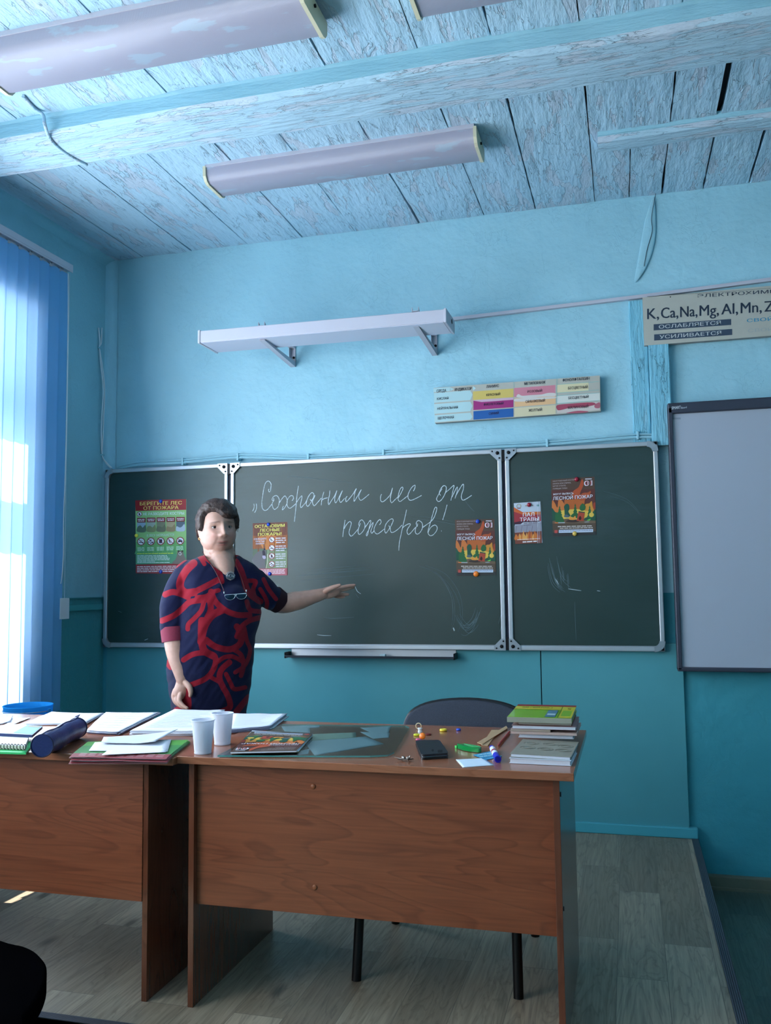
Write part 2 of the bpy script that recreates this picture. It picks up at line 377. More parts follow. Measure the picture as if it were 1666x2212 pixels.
class Flat:
    """prints on a plane (axis=value): positions given as photo pixels, optionally through a zoom crop"""
    def __init__(s, mb, ax, val, out, ox=0, oy=0, sc=1.0, step=0.00025):
        s.mb = mb; s.cnt = 0; s.ax = ax; s.val = val; s.out = Vector(out); s.o = (ox, oy); s.sc = sc; s.step = step
    def p(s, x, y, L): return at(s.o[0]+x/s.sc, s.o[1]+y/s.sc, s.ax, s.val)+s.out*(L*s.step)
    def poly(s, pts, m, L=1):
        s.cnt += 1; L = L+s.cnt*.012
        s.mb.add([s.p(x, y, L) for x, y in pts], [list(range(len(pts)))[::-1]], m)
    def blob(s, pts, m, L=1, k=4): s.poly([(q.x, q.y) for q in cr(pts, k, True)], m, L)
    def rect(s, x0, y0, x1, y1, m, L=1, tilt=0.0):
        s.poly([(x0, y0), (x1, y0+tilt*(x1-x0)), (x1, y1+tilt*(x1-x0)), (x0, y1)], m, L)
    def circ(s, x, y, r, m, L=1, n=20): s.poly([(x+r*math.cos(2*math.pi*k/n), y+r*math.sin(2*math.pi*k/n)) for k in range(n)], m, L)
    def ring(s, x, y, r, w, m, L=1, n=24):
        s.cnt += 1; L = L+s.cnt*.012; vs = []; fs = []
        for k in range(n):
            a = 2*math.pi*k/n
            for R in (r, r-w): vs.append(s.p(x+R*math.cos(a), y+R*math.sin(a), L))
        for k in range(n): j = (k+1) % n; fs.append((2*k, 2*k+1, 2*j+1, 2*j))
        s.mb.add(vs, fs, m)
    def line(s, pts, w, m, L=1):
        for (x0, y0), (x1, y1) in zip(pts[:-1], pts[1:]):
            d = math.hypot(x1-x0, y1-y0) or 1; nx, ny = -(y1-y0)/d*w/2, (x1-x0)/d*w/2
            s.poly([(x0+nx, y0+ny), (x1+nx, y1+ny), (x1-nx, y1-ny), (x0-nx, y0-ny)], m, L)
    def text(s, t, x0, y0, x1, y1, h, m, L=2, bold=0.0, shear=0.0):
        """baseline from (x0,y0) to (x1,y1), cap height h (pixels, up)"""
        s.cnt += 1; L = L+s.cnt*.012
        vs, fs = text_mesh(t); a = s.p(x0, y0, L); b = s.p(x1, y1, L); up = s.p(x0+shear, y0-h, L)-a
        w = abs(bold)*1.5*up.length; e = (b-a).normalized()
        for k in ((0,) if not bold else (-1, -.33, .33, 1)):
            s.mb.add([a+(b-a)*x+up*y+e*(w*k)+s.out*(.00002*k) for x, y in vs], fs, m)
    def words(s, x0, y0, x1, y1, h, m, L=2, seed=0):
        """a line of print too small to read: word-length bars"""
        rr = random.Random(seed); n = max(2, int(abs(x1-x0)/(h*4.5))); x = 0.0
        while x < 0.97:
            w = min(rr.uniform(0.35, 1.3)/n, 1-x); ax, bx = x0+(x1-x0)*x, x0+(x1-x0)*(x+w*0.86)
            ay, by = y0+(y1-y0)*x, y0+(y1-y0)*(x+w*0.86)
            s.poly([(ax, ay-h), (bx, by-h), (bx, by), (ax, ay)], m, L); x += w

# ================================================================== SETTING
YW = 0.04; XL = -0.03; ZC = 3.34; XR = 6.2; YB = -8.6; ZP = 0.22
def wavy_wall(mb, x0, x1, z0, z1, fy, m, nx, nz, amp, horiz='x'):
    vs = []; fs = []
    for j in range(nz+1):
        for i in range(nx+1):
            a = x0+(x1-x0)*i/nx; z = z0+(z1-z0)*j/nz
            d = amp*(mnoise.noise(Vector((a*1.7, z*1.7, 3.1)))+0.35*mnoise.noise(Vector((a*5, z*5, 9.1))))
            vs.append(Vector((a, fy-abs(d)*0.0-d, z)) if horiz == 'x' else Vector((fy+d, a, z)))
    for j in range(nz):
        for i in range(nx):
            q = j*(nx+1)+i; fs.append((q, q+1, q+nx+2, q+nx+1) if horiz == 'x' else (q+1, q, q+nx+1, q+nx+2))
    mb.add(vs, fs, m, True)
mb = MB(); wavy_wall(mb, XL-0.1, XR, -0.02, ZC+0.06, YW+0.004, m_wall, 220, 120, 0.006)
mb.box(XL-0.6, YW+0.012, -0.1, XR+0.1, YW+0.25, ZC+0.2, m_wall); struct('wall_back', mb)

# left wall with the window openings (wall 0.5 m thick)
wins = [(-2.62, -0.745), (-5.2, -3.0), (-8.1, -5.9)]; ZS, ZL = 0.86, 2.80
mb = MB(); edges = [YB-0.1]+[y for w in sorted(wins) for y in w]+[YW+0.02]
for a, b in zip(edges[0::2], edges[1::2]):
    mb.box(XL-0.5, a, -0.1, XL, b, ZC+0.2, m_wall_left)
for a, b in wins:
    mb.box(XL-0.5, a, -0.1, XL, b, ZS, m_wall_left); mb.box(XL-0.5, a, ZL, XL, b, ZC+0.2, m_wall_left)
# rounded plaster cove where wall meets wall and ceiling
def cove(mb, axis, c, r, a, b, m, sx, sz):
    pts = [(c[0]+sx*(r-r*math.sin(t)), c[1]+sz*(r-r*math.cos(t))) for t in [i*math.pi/2/6 for i in range(7)]]
    vs = []; fs = []
    for w in (a, b):
        for p, q in pts: vs.append(Vector((p, w, q)) if axis == 'y' else Vector((p, q, w)))
    n = len(pts)
    for i in range(n-1): fs.append((i, i+1, n+i+1, n+i))
    mb.add(vs, fs, m, True)
cove(mb, 'y', (XL, ZC), 0.05, YB, YW, m_wall_left, 1, -1)
struct('wall_left', mb)
mb = MB(); cove(mb, 'z', (XL, YW), 0.05, 1.365, ZC, m_wall, 1, -1); cove(mb, 'z', (XL, YW), 0.02, 0.2, 1.365, m_wall, 1, -1); struct('trim_2', mb)
mb = MB(); mb.box(XR, YB-0.1, -0.1, XR+0.2, YW+0.2, ZC+0.2, m_wall); struct('wall_right', mb)
mb = MB(); mb.box(XL-0.5, YB-0.2, -0.1, XR+0.2, YB, ZC+0.2, m_wall); struct('wall_front', mb)
mb = MB(); mb.box(XL-0.5, YB-0.2, -0.12, XR+0.2, YW+0.2, 0.0, m_floor_lo); struct('floor', mb)
# teacher's platform
mb = MB(); mb.box(XL, -2.19, 0.0, 3.105, YW, ZP, m_floor_hi); tag(mb.build('floor_platform'), kind='structure')
m_strip = mat('metal_nosing', rgb(96, 98, 108), 0.45, 0.6)
m_stripd = mat('metal_nosing_groove', rgb(48, 50, 56), 0.6, 0.3)
mb = MB()
for k in range(5):
    mb.box(3.098+k*0.0062, -2.2, ZP-0.02, 3.1025+k*0.0062, YW-0.01, ZP+0.0035, m_strip)
mb.box(3.098, -2.2, ZP-0.02, 3.129, YW-0.01, ZP+0.001, m_stripd); mb.box(3.105, -2.2, 0, 3.127, YW-0.01, ZP-0.012, m_stripd)
for k in range(5):
    mb.box(XL, -2.212+k*0.0062, ZP-0.02, 3.129, -2.2075+k*0.0062, ZP+0.0035, m_strip)
mb.box(XL, -2.212, ZP-0.02, 3.129, -2.18, ZP+0.001, m_stripd); mb.box(XL, -2.21, 0, 3.127, -2.19, ZP-0.012, m_stripd)
struct('trim_1', mb)

# ceiling boards with open joints
mb = MB(); joints = [(-0.55, 0), (0.17, .003), (0.505, .003), (0.845, .004), (1.165, .004), (1.485, .0035), (1.835, .005), (2.19, .0035), (2.452, .006),
          (2.752, .0035), (2.92, .004), (3.08, .005), (3.272, .007), (3.49, .005), (3.82, .004), (4.15, .005), (4.5, .003), (4.85, .004), (5.2, .004), (5.55, .004), (5.9, .004), (6.3, 0)]
ys = [YB-0.1+0.04*i for i in range(int((YW+0.16-YB)/0.04)+1)]
def jx(k, y):
    x, g = joints[k]
    x += 0.02*mnoise.noise(Vector((x*3, y*0.35, 0)))+0.002*mnoise.noise(Vector((x*9, y*6, 4)))
    w = g*(0.55+1.6*max(0, mnoise.noise(Vector((x*5.3, y*1.3, 7))))+0.5*mnoise.noise(Vector((x*7, y*14, 2))))
    if k == 12 and -1.2 < y < -0.67: w = 0.013
    if k == 10 and y < -0.52: w = 0.0
    return x, max(w, 0)
for k in range(len(joints)-1):
    vs = []; fs = []; dz = 0.004*((k*37) % 5)/5-0.002
    for y in ys:
        x0, w0 = jx(k, y); x1, w1 = jx(k+1, y); x0 += w0; x1 -= w1
        z = ZC+dz+0.003*mnoise.noise(Vector((k*3, y*1.5, 0)))
        vs += [Vector((x0, y, ZC+0.03)), Vector((x0, y, z)), Vector((x0*0.75+x1*0.25, y, z+.0015)), Vector((x0*0.25+x1*0.75, y, z-.0015)), Vector((x1, y, z)), Vector((x1, y, ZC+0.03))]
    for i in range(len(ys)-1):
        for j in range(5): a = i*6+j; fs.append((a, a+6, a+7, a+1))
    mb.add(vs, fs, m_ceil)
mb.box(XL-0.5, YB-0.2, ZC+0.03, XR+0.2, YW+0.2, ZC+0.12, m_gap)
struct('ceiling', mb)
# ceiling beams
def beam(name, y0, y1, zb, x0=XL, x1=XR, nseg=120):
    mb = MB(); vs = []; fs = []; r = 0.018
    for i in range(nseg+1):
        x = x0+(x1-x0)*i/nseg
        n1 = 0.008*mnoise.noise(Vector((x*1.6, y0, 1)))+0.004*mnoise.noise(Vector((x*6, y0, 1)))
        n2 = 0.008*mnoise.noise(Vector((x*1.6, y1, 2)))+0.003*mnoise.noise(Vector((x*6, y1, 2))); n3 = 0.005*mnoise.noise(Vector((x*1.3, 5, 2)))
        vs += [Vector(p) for p in ((x, y0+n1-0.012, ZC+.012), (x, y0+n1, ZC-.012), (x, y0+n1, zb+r+n3), (x, y0+n1+r, zb+n3), (x, (y0+y1)/2, zb+n3-0.003), (x, y1+n2-r, zb+n3), (x, y1+n2, zb+r+n3), (x, y1+n2, ZC-.012), (x, y1+n2+.012, ZC+.012))]
    for i in range(nseg):
        for j in range(8): a = i*9+j; fs.append((a, a+9, a+10, a+1))
    fs += [list(range(9)), [nseg*9+j for j in range(9)][::-1]]
    mb.add(vs, [f for k, f in enumerate(fs) if k % 8 > 1 or k >= nseg*8], m_beam, False)
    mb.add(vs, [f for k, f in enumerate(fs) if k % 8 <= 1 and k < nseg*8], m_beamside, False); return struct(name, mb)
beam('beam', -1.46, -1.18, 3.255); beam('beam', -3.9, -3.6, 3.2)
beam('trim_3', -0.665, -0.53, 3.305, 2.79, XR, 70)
# painted-over cable stapled across beam and ceiling
mb = MB()
pz = [at(u, v, 2, z) for u, v, z in ((50, 208, 3.335), (75, 235, 3.335), (93, 248, 3.325), (97, 270, 3.262), (108, 300, 3.25), (130, 322, 3.25), (160, 342, 3.25), (188, 357, 3.25))]
mb.tube(cr(pz, 6), 0.007, m_beam); tag(mb.build('ceiling_cable'), 'blue painted cable bent over the ceiling beam at upper left', 'cable')

# hardboard dado on the back wall, with its seam and painted skirting
mb = MB(); mb.bbox(XL+0.02, 0.022, ZP+0.055, 2.422, YW+0.02, 1.12, m_panel, 0.002); mb.bbox(2.4262, 0.022, ZP+0.045, 3.092, YW+0.02, 1.12, m_panel, 0.002)
mb.box(2.42, 0.03, ZP+0.06, 2.43, YW+0.02, 1.1, m_gap); mb.box(2.0, 0.026, ZP+0.04, 3.09, YW+0.02, ZP+0.06, m_gap); struct('trim_4', mb)
mb = MB(); mb.bbox(XL+0.02, 0.004, ZP, 3.128, YW+0.01, ZP+0.048, m_skirt, 0.004); struct('baseboard_back', mb)
m_bb = mat('wood_baseboard', rgb(112, 112, 96), 0.5, var=0.12, vscale=20)
mb = MB(); mb.bbox(3.15, 0.012, 0.0, XR, YW+0.01, 0.06, m_bb, 0.006); mb.box(3.15, 0.0, 0.0, XR, 0.03, 0.012, m_bb); struct('baseboard_right', mb)
# peeling timber post cover on the back wall
mb = MB()
def slab(mb, x0, x1, y0, z0, z1, m, n=60, amp=0.004):
    vs = []; fs = []
    for i in range(n+1):
        z = z0+(z1-z0)*i/n; a = amp*mnoise.noise(Vector((x0*9, z*7, 0))); b = amp*mnoise.noise(Vector((x1*9, z*7, 5)))
        vs += [Vector((x0+a, YW+.01, z)), Vector((x0+a, y0, z)), Vector((x0+a+.004, y0-.003, z)), Vector((x1+b-.004, y0-.003, z)), Vector((x1+b, y0, z)), Vector((x1+b, YW+.01, z))]
    for i in range(n):
        for j in range(5): q = i*6+j; fs.append((q, q+1, q+7, q+6))
    fs.append([n*6+j for j in range(6)])
    mb.add(vs, fs, m)
slab(mb, 2.90, 2.985, 0.022, 2.07, 2.80, m_post); slab(mb, 2.987, 3.083, 0.004, 2.07, 2.80, m_post)
struct('trim_5', mb)
mb = MB()   # swollen plaster ridge above the conduit
ridge = [(1412, 425, .03), (1406, 470, .02), (1400, 520, .012), (1388, 570, .014), (1372, 610, .02)]
mb.tube(cr([at(u, v, 1, YW-0.004) for u, v, w in ridge], 6), [.034*math.sin(math.pi*(i+.6)/25.5) for i in range(25)], m_wall, 16, flat=0.22, up=(0, 1, 0))
cr_ = cr([at(u, v, 1, YW-0.013) for u, v in ((1417, 418), (1408, 468), (1409, 500), (1398, 540), (1392, 575))], 6)
mb.tube(cr_, 0.0012, m_gap, 6); struct('trim_6', mb)
# rail of the dado on the left wall
mb = MB(); mb.box(XL-0.01, -0.70, 1.295, XL+0.012, YW, 1.325, mat('rail_paint', rgb(72, 160, 165), 0.5)); mb.box(XL-0.01, -0.70, 1.36, XL+0.008, YW, 1.372, m_wall_left); struct('trim_7', mb)

# windows
m_frame = mat('window_frame_white', rgb(225, 228, 232), 0.5)
for i, (a, b) in enumerate(wins):
    mb = MB(); x = XL-0.33
    for (y0, y1, z0, z1) in ((a, a+0.07, ZS, ZL), (b-0.07, b, ZS, ZL), (a, b, ZS, ZS+0.08), (a, b, ZL-0.07, ZL), ((a+b)/2-0.05, (a+b)/2+0.05, ZS, ZL), (a, b, 2.11, 2.27)):
        mb.bbox(x-0.04, y0, z0, x+0.04, y1, z1, m_frame, 0.006)
    w = struct('window_%d' % (i+1), mb)
    g = MB(); g.box(x-0.004, a+0.05, ZS+0.05, x, b-0.05, ZL-0.05, m_pane); g.build('window_pane', w)
    s = MB(); s.bbox(XL-0.3, a-0.02, ZS-0.03, XL+0.0, b+0.02, ZS, m_frame, 0.006); s.build('window_sill', w)
# snowy ground outside
mb = MB(); mb.box(-60, -40, -1.3, -0.6, 30, -1.2, mat('snow', rgb(235, 240, 246), 0.9)); struct('ground_outside', mb)

# ================================================================== VERTICAL BLIND
root = thing('vertical_blind', 'blue vertical slat blind hanging at the window on the left', 'window blind', (0.05, -1.5, 0.8))
mb = MB(); mb.bbox(0.028, -2.75, 3.086, 0.075, -0.47, 3.12, m_white, 0.003); mb.box(0.03, -2.75, 3.078, 0.034, -0.47, 3.088, m_white); mb.box(0.069, -2.75, 3.078, 0.073, -0.47, 3.088, m_white); mb.build('head_rail', root)
for k in range(28):
    yc = -0.53-k*0.0795; ang = math.radians(9 + 2.5*math.sin(k*2.1)); hw = 0.0455
    if k in (0, 1): ang = math.radians(14 if k else 5)
    mb = MB(); vs = []; fs = []; nz = 24; nx = 6
    for i in range(nz+1):
        z = 0.80+(3.068-0.80)*i/nz; tw = ang*(1+0.5*mnoise.noise(Vector((k*3.3, z*0.6, 0))))
        for j in range(nx+1):
            q = (j/nx*2-1); bow = 0.006*(1-q*q)
            d = Vector((math.sin(tw)*q*hw+bow, math.cos(tw)*q*hw, 0))
            vs.append(Vector((0.05, yc, z))+d)
    for i in range(nz):
        for j in range(nx): q = i*(nx+1)+j; fs.append((q, q+1, q+nx+2, q+nx+1))
    mb.add(vs, fs, m_slat, True); sl = mb.build('slat', root)
    c = MB(); c.box(0.046, yc-0.03, 3.062, 0.054, yc+0.03, 3.078, m_white); c.box(0.047, yc-0.008, 3.07, 0.053, yc+0.008, 3.09, m_white); c.build('slat_hanger', root)
mb = MB(); pc = cr([at(u, v, 0, 0.055) for u, v in ((147, 590), (147, 700), (145, 850), (142, 1000), (137, 1120), (137, 1190), (134, 1240), (131, 1261))], 5)
mb.tube(pc, 0.0035, m_plastic, 6)
mb.build('bead_chain', root)
mb = MB(); a = at(135, 1292, 0, 0.05); b = at(143, 1337, 0, 0.05); mb.bbox(0.04, a.y-0.03, b.z, 0.058, b.y+0.015, a.z, m_plastic, 0.003)
mb.tube([(0.052, -0.468, 3.08), (0.052, -0.47, 2.2), (0.05, (a.y+b.y)/2, a.z)], 0.0012, m_plastic, 5); mb.build('chain_weight', root)

# wires on the left wall running down to the chalkboard
mb = MB()
for off, um in ((0, 0), (0.006, 5)):
    pts = [at(u+um*k, v, 0, XL+0.008+0.02*k2) for u, v, k, k2 in ((213, 708, 1.4, 0), (216, 740, .6, 0.3), (215, 752, 0, 0), (218, 790, .6, .4), (223, 840, .6, .8), (220, 900, .8, .6), (219, 940, .7, .3), (221, 983, 0, 0))]
    pts += [at(229+um*.4, 1000, 1, -0.004), at(240+um*.4, 1011, 1, 0.006)]
    mb.tube(cr(pts, 6), 0.0035, m_plastic, 6)
for v in (752, 983): p = at(215 if v < 800 else 221, v, 0, XL+0.006); mb.box(p.x-.004, p.y-.012, p.z-.004, p.x+.008, p.y+.012, p.z+.004, m_wall_left)
tag(mb.build('hanging_wires'), 'pair of pale wires hanging on the left wall beside the corner', 'wire')
# painted cable bundle above the board
mb = MB()
for k, (dz, rr) in enumerate(((0, .0045), (0.011, .004), (-0.006, .003))):
    pts = [at(u, v, 1, 0.012-k*.003)+Vector((0, 0, dz)) for u, v in ((252, 1013), (300, 1003), (397, 998), (520, 987), (660, 990), (830, 981), (1000, 968), (1183, 959), (1290, 950), (1378, 943), (1440, 944))]
    mb.tube(cr(pts, 5), rr, m_wall, 6)
for u, v in ((397, 998), (516, 988), (668, 989), (830, 980), (1183, 958), (1378, 942)):
    p = at(u, v, 1, 0.02); mb.bbox(p.x-.006, 0.0, p.z-.02, p.x+.006, YW, p.z+.022, m_wall, 0.003)
tag(mb.build('cable_bundle'), 'blue painted cables clipped along the top of the chalkboard', 'cable')
# white conduit
mb = MB(); a = at(975, 689, 1, 0.02); b = at(1385, 640, 1, 0.02); c = at(1666, 603, 1, 0.02); c = b+(c-b)*1.9
for p, q in ((a, b), (b, c)):
    mb.prism([p+Vector((0, 0, -.008)), q+Vector((0, 0, -.008)), q+Vector((0, 0, .009)), p+Vector((0, 0, .009))], (0, 0.022, 0), m_white)
tag(mb.build('wall_conduit'), 'long thin white conduit running right from the wall lamp', 'conduit')

# ================================================================== CEILING LAMPS
def ceiling_lamp(x0, x1, y0, y1, label, dents=False):
    r = thing('ceiling_lamp', label, 'ceiling lamp', ((x0+x1)/2, (y0+y1)/2, ZC), 'ribbed ceiling lamps')
    mb = MB(); mb.box(x0+.01, y0-.004, ZC-.016, x1-.01, y1+.004, ZC+.002, m_white); mb.build('base_plate', r)
    zt, zb = ZC-.014, 3.262; a = 0.035
    prof = [(y0, zt), (y0+.004, zb+.028), (y0+.016, zb+.010), (y0+.034, zb), (y1-.034, zb), (y1-.016, zb+.010), (y1-.004, zb+.028), (y1, zt)]
    mb = MB(); n = 160; vs = []; fs = []
    for i in range(n+1):
        x = x0+.008+(x1-x0-.016)*i/n
        for q, (y, z) in enumerate(prof):
            d = 0
            if dents and q >= 4: d = 0.010*max(0, mnoise.noise(Vector((x*14, 2, 5))))*(1 if .12 < (x-x0)/(x1-x0) < .62 else 0)
            vs.append(Vector((x, y-(d if q >= 4 else 0), z)))
    for i in range(n):
        for j in range(7): q = i*8+j; fs.append((q, q+8, q+9, q+1))
    mb.add(vs, fs, m_diff, True); mb.build('ribbed_diffuser', r)
    for x, e in ((x0, -1), (x1, 1)):
        P = [(x, y, z) for y, z in ((y0-.006, zt+.004), (y0-.004, zb+.022), (y0+.012, zb+.002), (y0+.034, zb-.006), (y1-.034, zb-.006), (y1-.012, zb+.002), (y1+.004, zb+.022), (y1+.006, zt+.004))]
        mb = MB(); mb.prism(P if e > 0 else P[::-1], (-.014*e, 0, 0), m_cream)
        mb.lathe([(.006, 0), (.006, .006)], m_screw, 10, Matrix.Translation((x, (y0+y1)/2, ZC-.035)) @ Matrix.Rotation(math.pi/2*e, 4, 'Y')); mb.build('end_cap', r)
    return r
ceiling_lamp(1.04, 2.302, -0.885, -0.680, 'ribbed fluorescent ceiling lamp with a chipped edge between the beam and the board wall', True)
ceiling_lamp(0.665, 1.925, -1.965, -1.715, 'long ribbed ceiling lamp with a cream end at the upper left')
ceiling_lamp(2.247, 3.50, -1.965, -1.715, 'ribbed ceiling lamp cut off by the top edge of the photo')

# ================================================================== LAMP OVER THE BOARD
r = thing('wall_lamp', 'long white box lamp on brackets above the chalkboard', 'wall lamp', (1.42, YW, 2.68))
yf, yb_, z0, z1 = -0.42, -0.215, 2.652, 2.712
rot = Matrix.Translation((1.42, -.3, 2.68)) @ Matrix.Rotation(0.006, 4, 'Y') @ Matrix.Translation((-1.42, .3, -2.68))
mb = MB(); mb.bbox(0.785, yf, z0, 2.058, yb_, z1, m_white, .003, M=rot); mb.build('housing', r)
mb = MB(); mb.box(0.79, yf+.004, z0-.002, 2.052, yb_-.006, z0, mat('lamp_diffuser', rgb(206, 204, 220), .35), M=rot); mb.build('diffuser', r)
for x in (0.778, 2.056):
    mb = MB(); mb.bbox(x, yf-.004, z0-.005, x+.012, yb_+.004, z1+.004, m_white, .002, M=rot)
    if x > 1: mb.lathe([(.012, 0), (.012, .002)], m_screw, 12, Matrix.Translation((x+.0125, -.29, 2.685)) @ Matrix.Rotation(math.pi/2, 4, 'Y'))
    mb.build('end_cap', r)
for xb in (1.117, 1.912):
    mb = MB(); zb = 2.612; w = 0.028
    mb.box(xb-w/2, YW-.004, zb, xb+w/2, YW+.006, zb+.19, m_white); mb.box(xb-w/2, YW-.03, zb+.02, xb-w/2+.002, YW, zb+.19, m_white)
    mb.box(xb-w/2, -.41, z1+.002, xb+w/2, YW, z1+.006, m_white)
    for sx in (-w/2, w/2-.002):
        mb.prism([(xb+sx, YW-.004, zb), (xb+sx, YW-.004, zb+.028), (xb+sx, -.36, z0+.0), (xb+sx, -.39, z0-.006)], (.002, 0, 0), m_white)
    mb.prism([(xb-w/2, YW-.002, zb), (xb-w/2, -.39, z0-.006), (xb-w/2, -.388, z0-.002), (xb-w/2, YW, zb+.004)], (w, 0, 0), m_white)
    for sx in (-w/2-.004, w/2-.0):
        mb.prism([(xb+sx, -.40, z1), (xb+sx, -.36, z1), (xb+sx, -.395, z1+.028)], (.003, 0, 0), m_white)
    mb.lathe([(.007, 0), (.007, .003)], m_screw, 10, Matrix.Translation((xb+.006, YW-.006, zb+.05)) @ Matrix.Rotation(math.pi/2, 4, 'X'))
    mb.build('bracket', r)

# ================================================================== CHALKBOARD
BZ = 1.086
r = thing('chalkboard', 'large green three-panel chalkboard on the blue wall', 'chalkboard', (1.5, YW, BZ))
panels = ((-0.012, 0.752), (0.768, 2.258), (2.274, 3.012))
fw = 0.022
for i, (x0, x1) in enumerate(panels):
    mb = MB(); mb.box(x0+.012, -.003, BZ+.012, x1-.012, YW-.012, BZ+.99, m_board); mb.build('writing_surface', r)
    mb = MB(); h0, h1 = BZ-.003, BZ+1.004
    for (a, b, c, d) in ((x0, h0, x1, h0+fw), (x0, h1-fw, x1, h1), (x0, h0, x0+fw, h1), (x1-fw, h0, x1, h1)):
        mb.bbox(a, -.014, b, c, .026, d, m_alu, .004)
    for (a, b, c, d) in ((x0+fw-.002, h0+fw-.002, x1-fw+.002, h0+fw+.004),): mb.box(a, -.008, b, c, .0, d, m_alu2)
    mb.build('panel_frame', r)
    for cx, sx in ((x0, 1), (x1, -1)):
        for cz, sz in ((h0, 1), (h1, -1)):
            outer = (i == 0 and cx == x0) or (i == 2 and cx == x1); mb = MB()
            if outer:
                n = 8; R = .05; P = [Vector((cx-sx*.002, -.018, cz+sz*R))]
                pts = [(cx+sx*(R-R*math.cos(t))-sx*.002, cz+sz*(R-R*math.sin(t))-sz*.002) for t in [k*math.pi/2/n for k in range(n+1)]]
                inn = [(cx+sx*(R-(R-fw-.003)*math.cos(t)), cz+sz*(R-(R-fw-.003)*math.sin(t))) for t in [k*math.pi/2/n for k in range(n, -1, -1)]]
                P = [(x, -.0185, z) for x, z in pts+inn]
                mb.prism(P if sx*sz < 0 else P[::-1], (0, .047, 0), m_alu2)
            else:
                L = .058; P = [(cx, cz), (cx+sx*L, cz), (cx+sx*L, cz+sz*fw), (cx+sx*fw, cz+sz*L), (cx, cz+sz*L)]
                P = [(x, -.0185, z) for x, z in P]
                mb.prism(P if sx*sz < 0 else P[::-1], (0, .006, 0), m_alu2)
                for (px, pz, pr) in ((.02, .02, .009), (.046, .011, .004), (.011, .046, .004)):
                    mb.lathe([(pr, 0), (pr, .003)], m_screw, 12, Matrix.Translation((cx+sx*px, -.0195, cz+sz*pz)) @ Matrix.Rotation(math.pi/2, 4, 'X'))
            mb.build('corner_bracket', r)
for x in (.76, 2.266):
    mb = MB(); mb.box(x-.0075, -.001, BZ, x+.0075, .02, BZ+1.0, mat('hinge_dark', rgb(16, 26, 52), .5))
    for z in (BZ+.03, BZ+.97): mb.bbox(x-.007, -.016, z-.03, x+.007, .0, z+.03, m_screw, .002)
    mb.build('hinge', r)
# chalk ledge
a = at(620, 1405, 1, -.03); b = at(982, 1400, 1, -.03)
mb = MB(); zt = BZ-.006
mb.prism([(1.112, .022, zt), (1.112, .022, zt-.042), (1.112, .018, zt-.042), (1.112, .018, zt)], (.888, 0, 0), m_alu)
mb.prism([(1.10, .022, zt-.036), (1.10, .022, zt-.040), (1.10, -.052, zt-.040), (1.10, -.058, zt-.028), (1.10, -.054, zt-.028), (1.10, -.048, zt-.036)], (.905, 0, 0), mat('chalk_ledge_dark', rgb(76, 84, 96), .4, .4))
for x in (1.098, 2.0): mb.bbox(x, -.056, zt-.044, x+.008, .02, zt-.012, m_screw, .003)
mb.build('chalk_ledge', r)
tag_ = MB(); p = at(827, 1409, 1, -.03); tag_.bbox(p.x-.015, -.04, zt-.036, p.x+.015, -.015, zt-.020, mat('eraser_cloth', rgb(176, 196, 200), .9, bump=.4), .003)
tag(tag_.build('board_sponge'), 'small pale sponge lying on the chalk ledge', 'sponge')
# handwriting
strokes = []
def hw(ox, oy, sc, *ls):
    for l in ls: strokes.append([(ox+x/sc, oy+y/sc) for x, y in l])
A = (530, 1020, 9.8)
hw(*A, [(182, 668), (190, 720), (180, 775), (155, 824)], [(234, 668), (240, 740), (228, 800), (198, 856)],
   [(505, 355), (492, 385), (508, 418), (532, 395), (545, 320), (548, 255), (520, 205), (480, 188), (435, 220), (405, 300), (380, 430), (362, 560), (352, 640), (358, 740), (385, 795), (430, 810), (480, 780), (560, 680)],
   [(600, 550), (605, 590), (580, 600), (568, 570), (600, 515), (660, 495), (705, 535), (722, 610), (700, 720), (650, 775), (610, 785), (580, 730), (570, 660), (610, 595)],
   [(725, 645), (780, 560), (840, 503), (880, 560), (890, 640), (850, 730), (795, 795), (785, 780), (808, 715)],
   [(990, 605), (1020, 560), (1010, 505), (960, 500), (905, 560), (885, 640), (895, 720), (940, 765), (1000, 730), (1080, 660)],
   [(1128, 290), (1110, 400), (1090, 560), (1075, 720), (1060, 880), (1042, 1050)],
   [(1085, 640), (1140, 560), (1195, 500), (1198, 560), (1170, 680), (1180, 750), (1240, 690), (1310, 610)])
A = (660, 1020, 9.8)
hw(*A, [(5, 640), (40, 570), (95, 470), (145, 432), (180, 470), (170, 540), (110, 650), (55, 722), (22, 690), (25, 620), (60, 520), (95, 470)],
   [(100, 570), (130, 600), (205, 485), (165, 580), (150, 640), (185, 712), (250, 650), (335, 550)],
   [(392, 415), (370, 490), (345, 600), (335, 700)], [(350, 590), (400, 560), (475, 540)],
   [(518, 388), (510, 480), (485, 600), (495, 685), (560, 590), (620, 500), (668, 388), (640, 480), (620, 580), (640, 650), (700, 560), (785, 388), (750, 480), (720, 580), (745, 640), (790, 600), (830, 550)],
   [(885, 510), (860, 540), (855, 590), (870, 625), (940, 550), (1010, 460), (1080, 345), (1045, 440), (1030, 560), (1035, 615), (1100, 510), (1185, 365), (1140, 470), (1130, 530), (1160, 590), (1210, 580), (1350, 465)])
A = (810, 1020, 7.573)
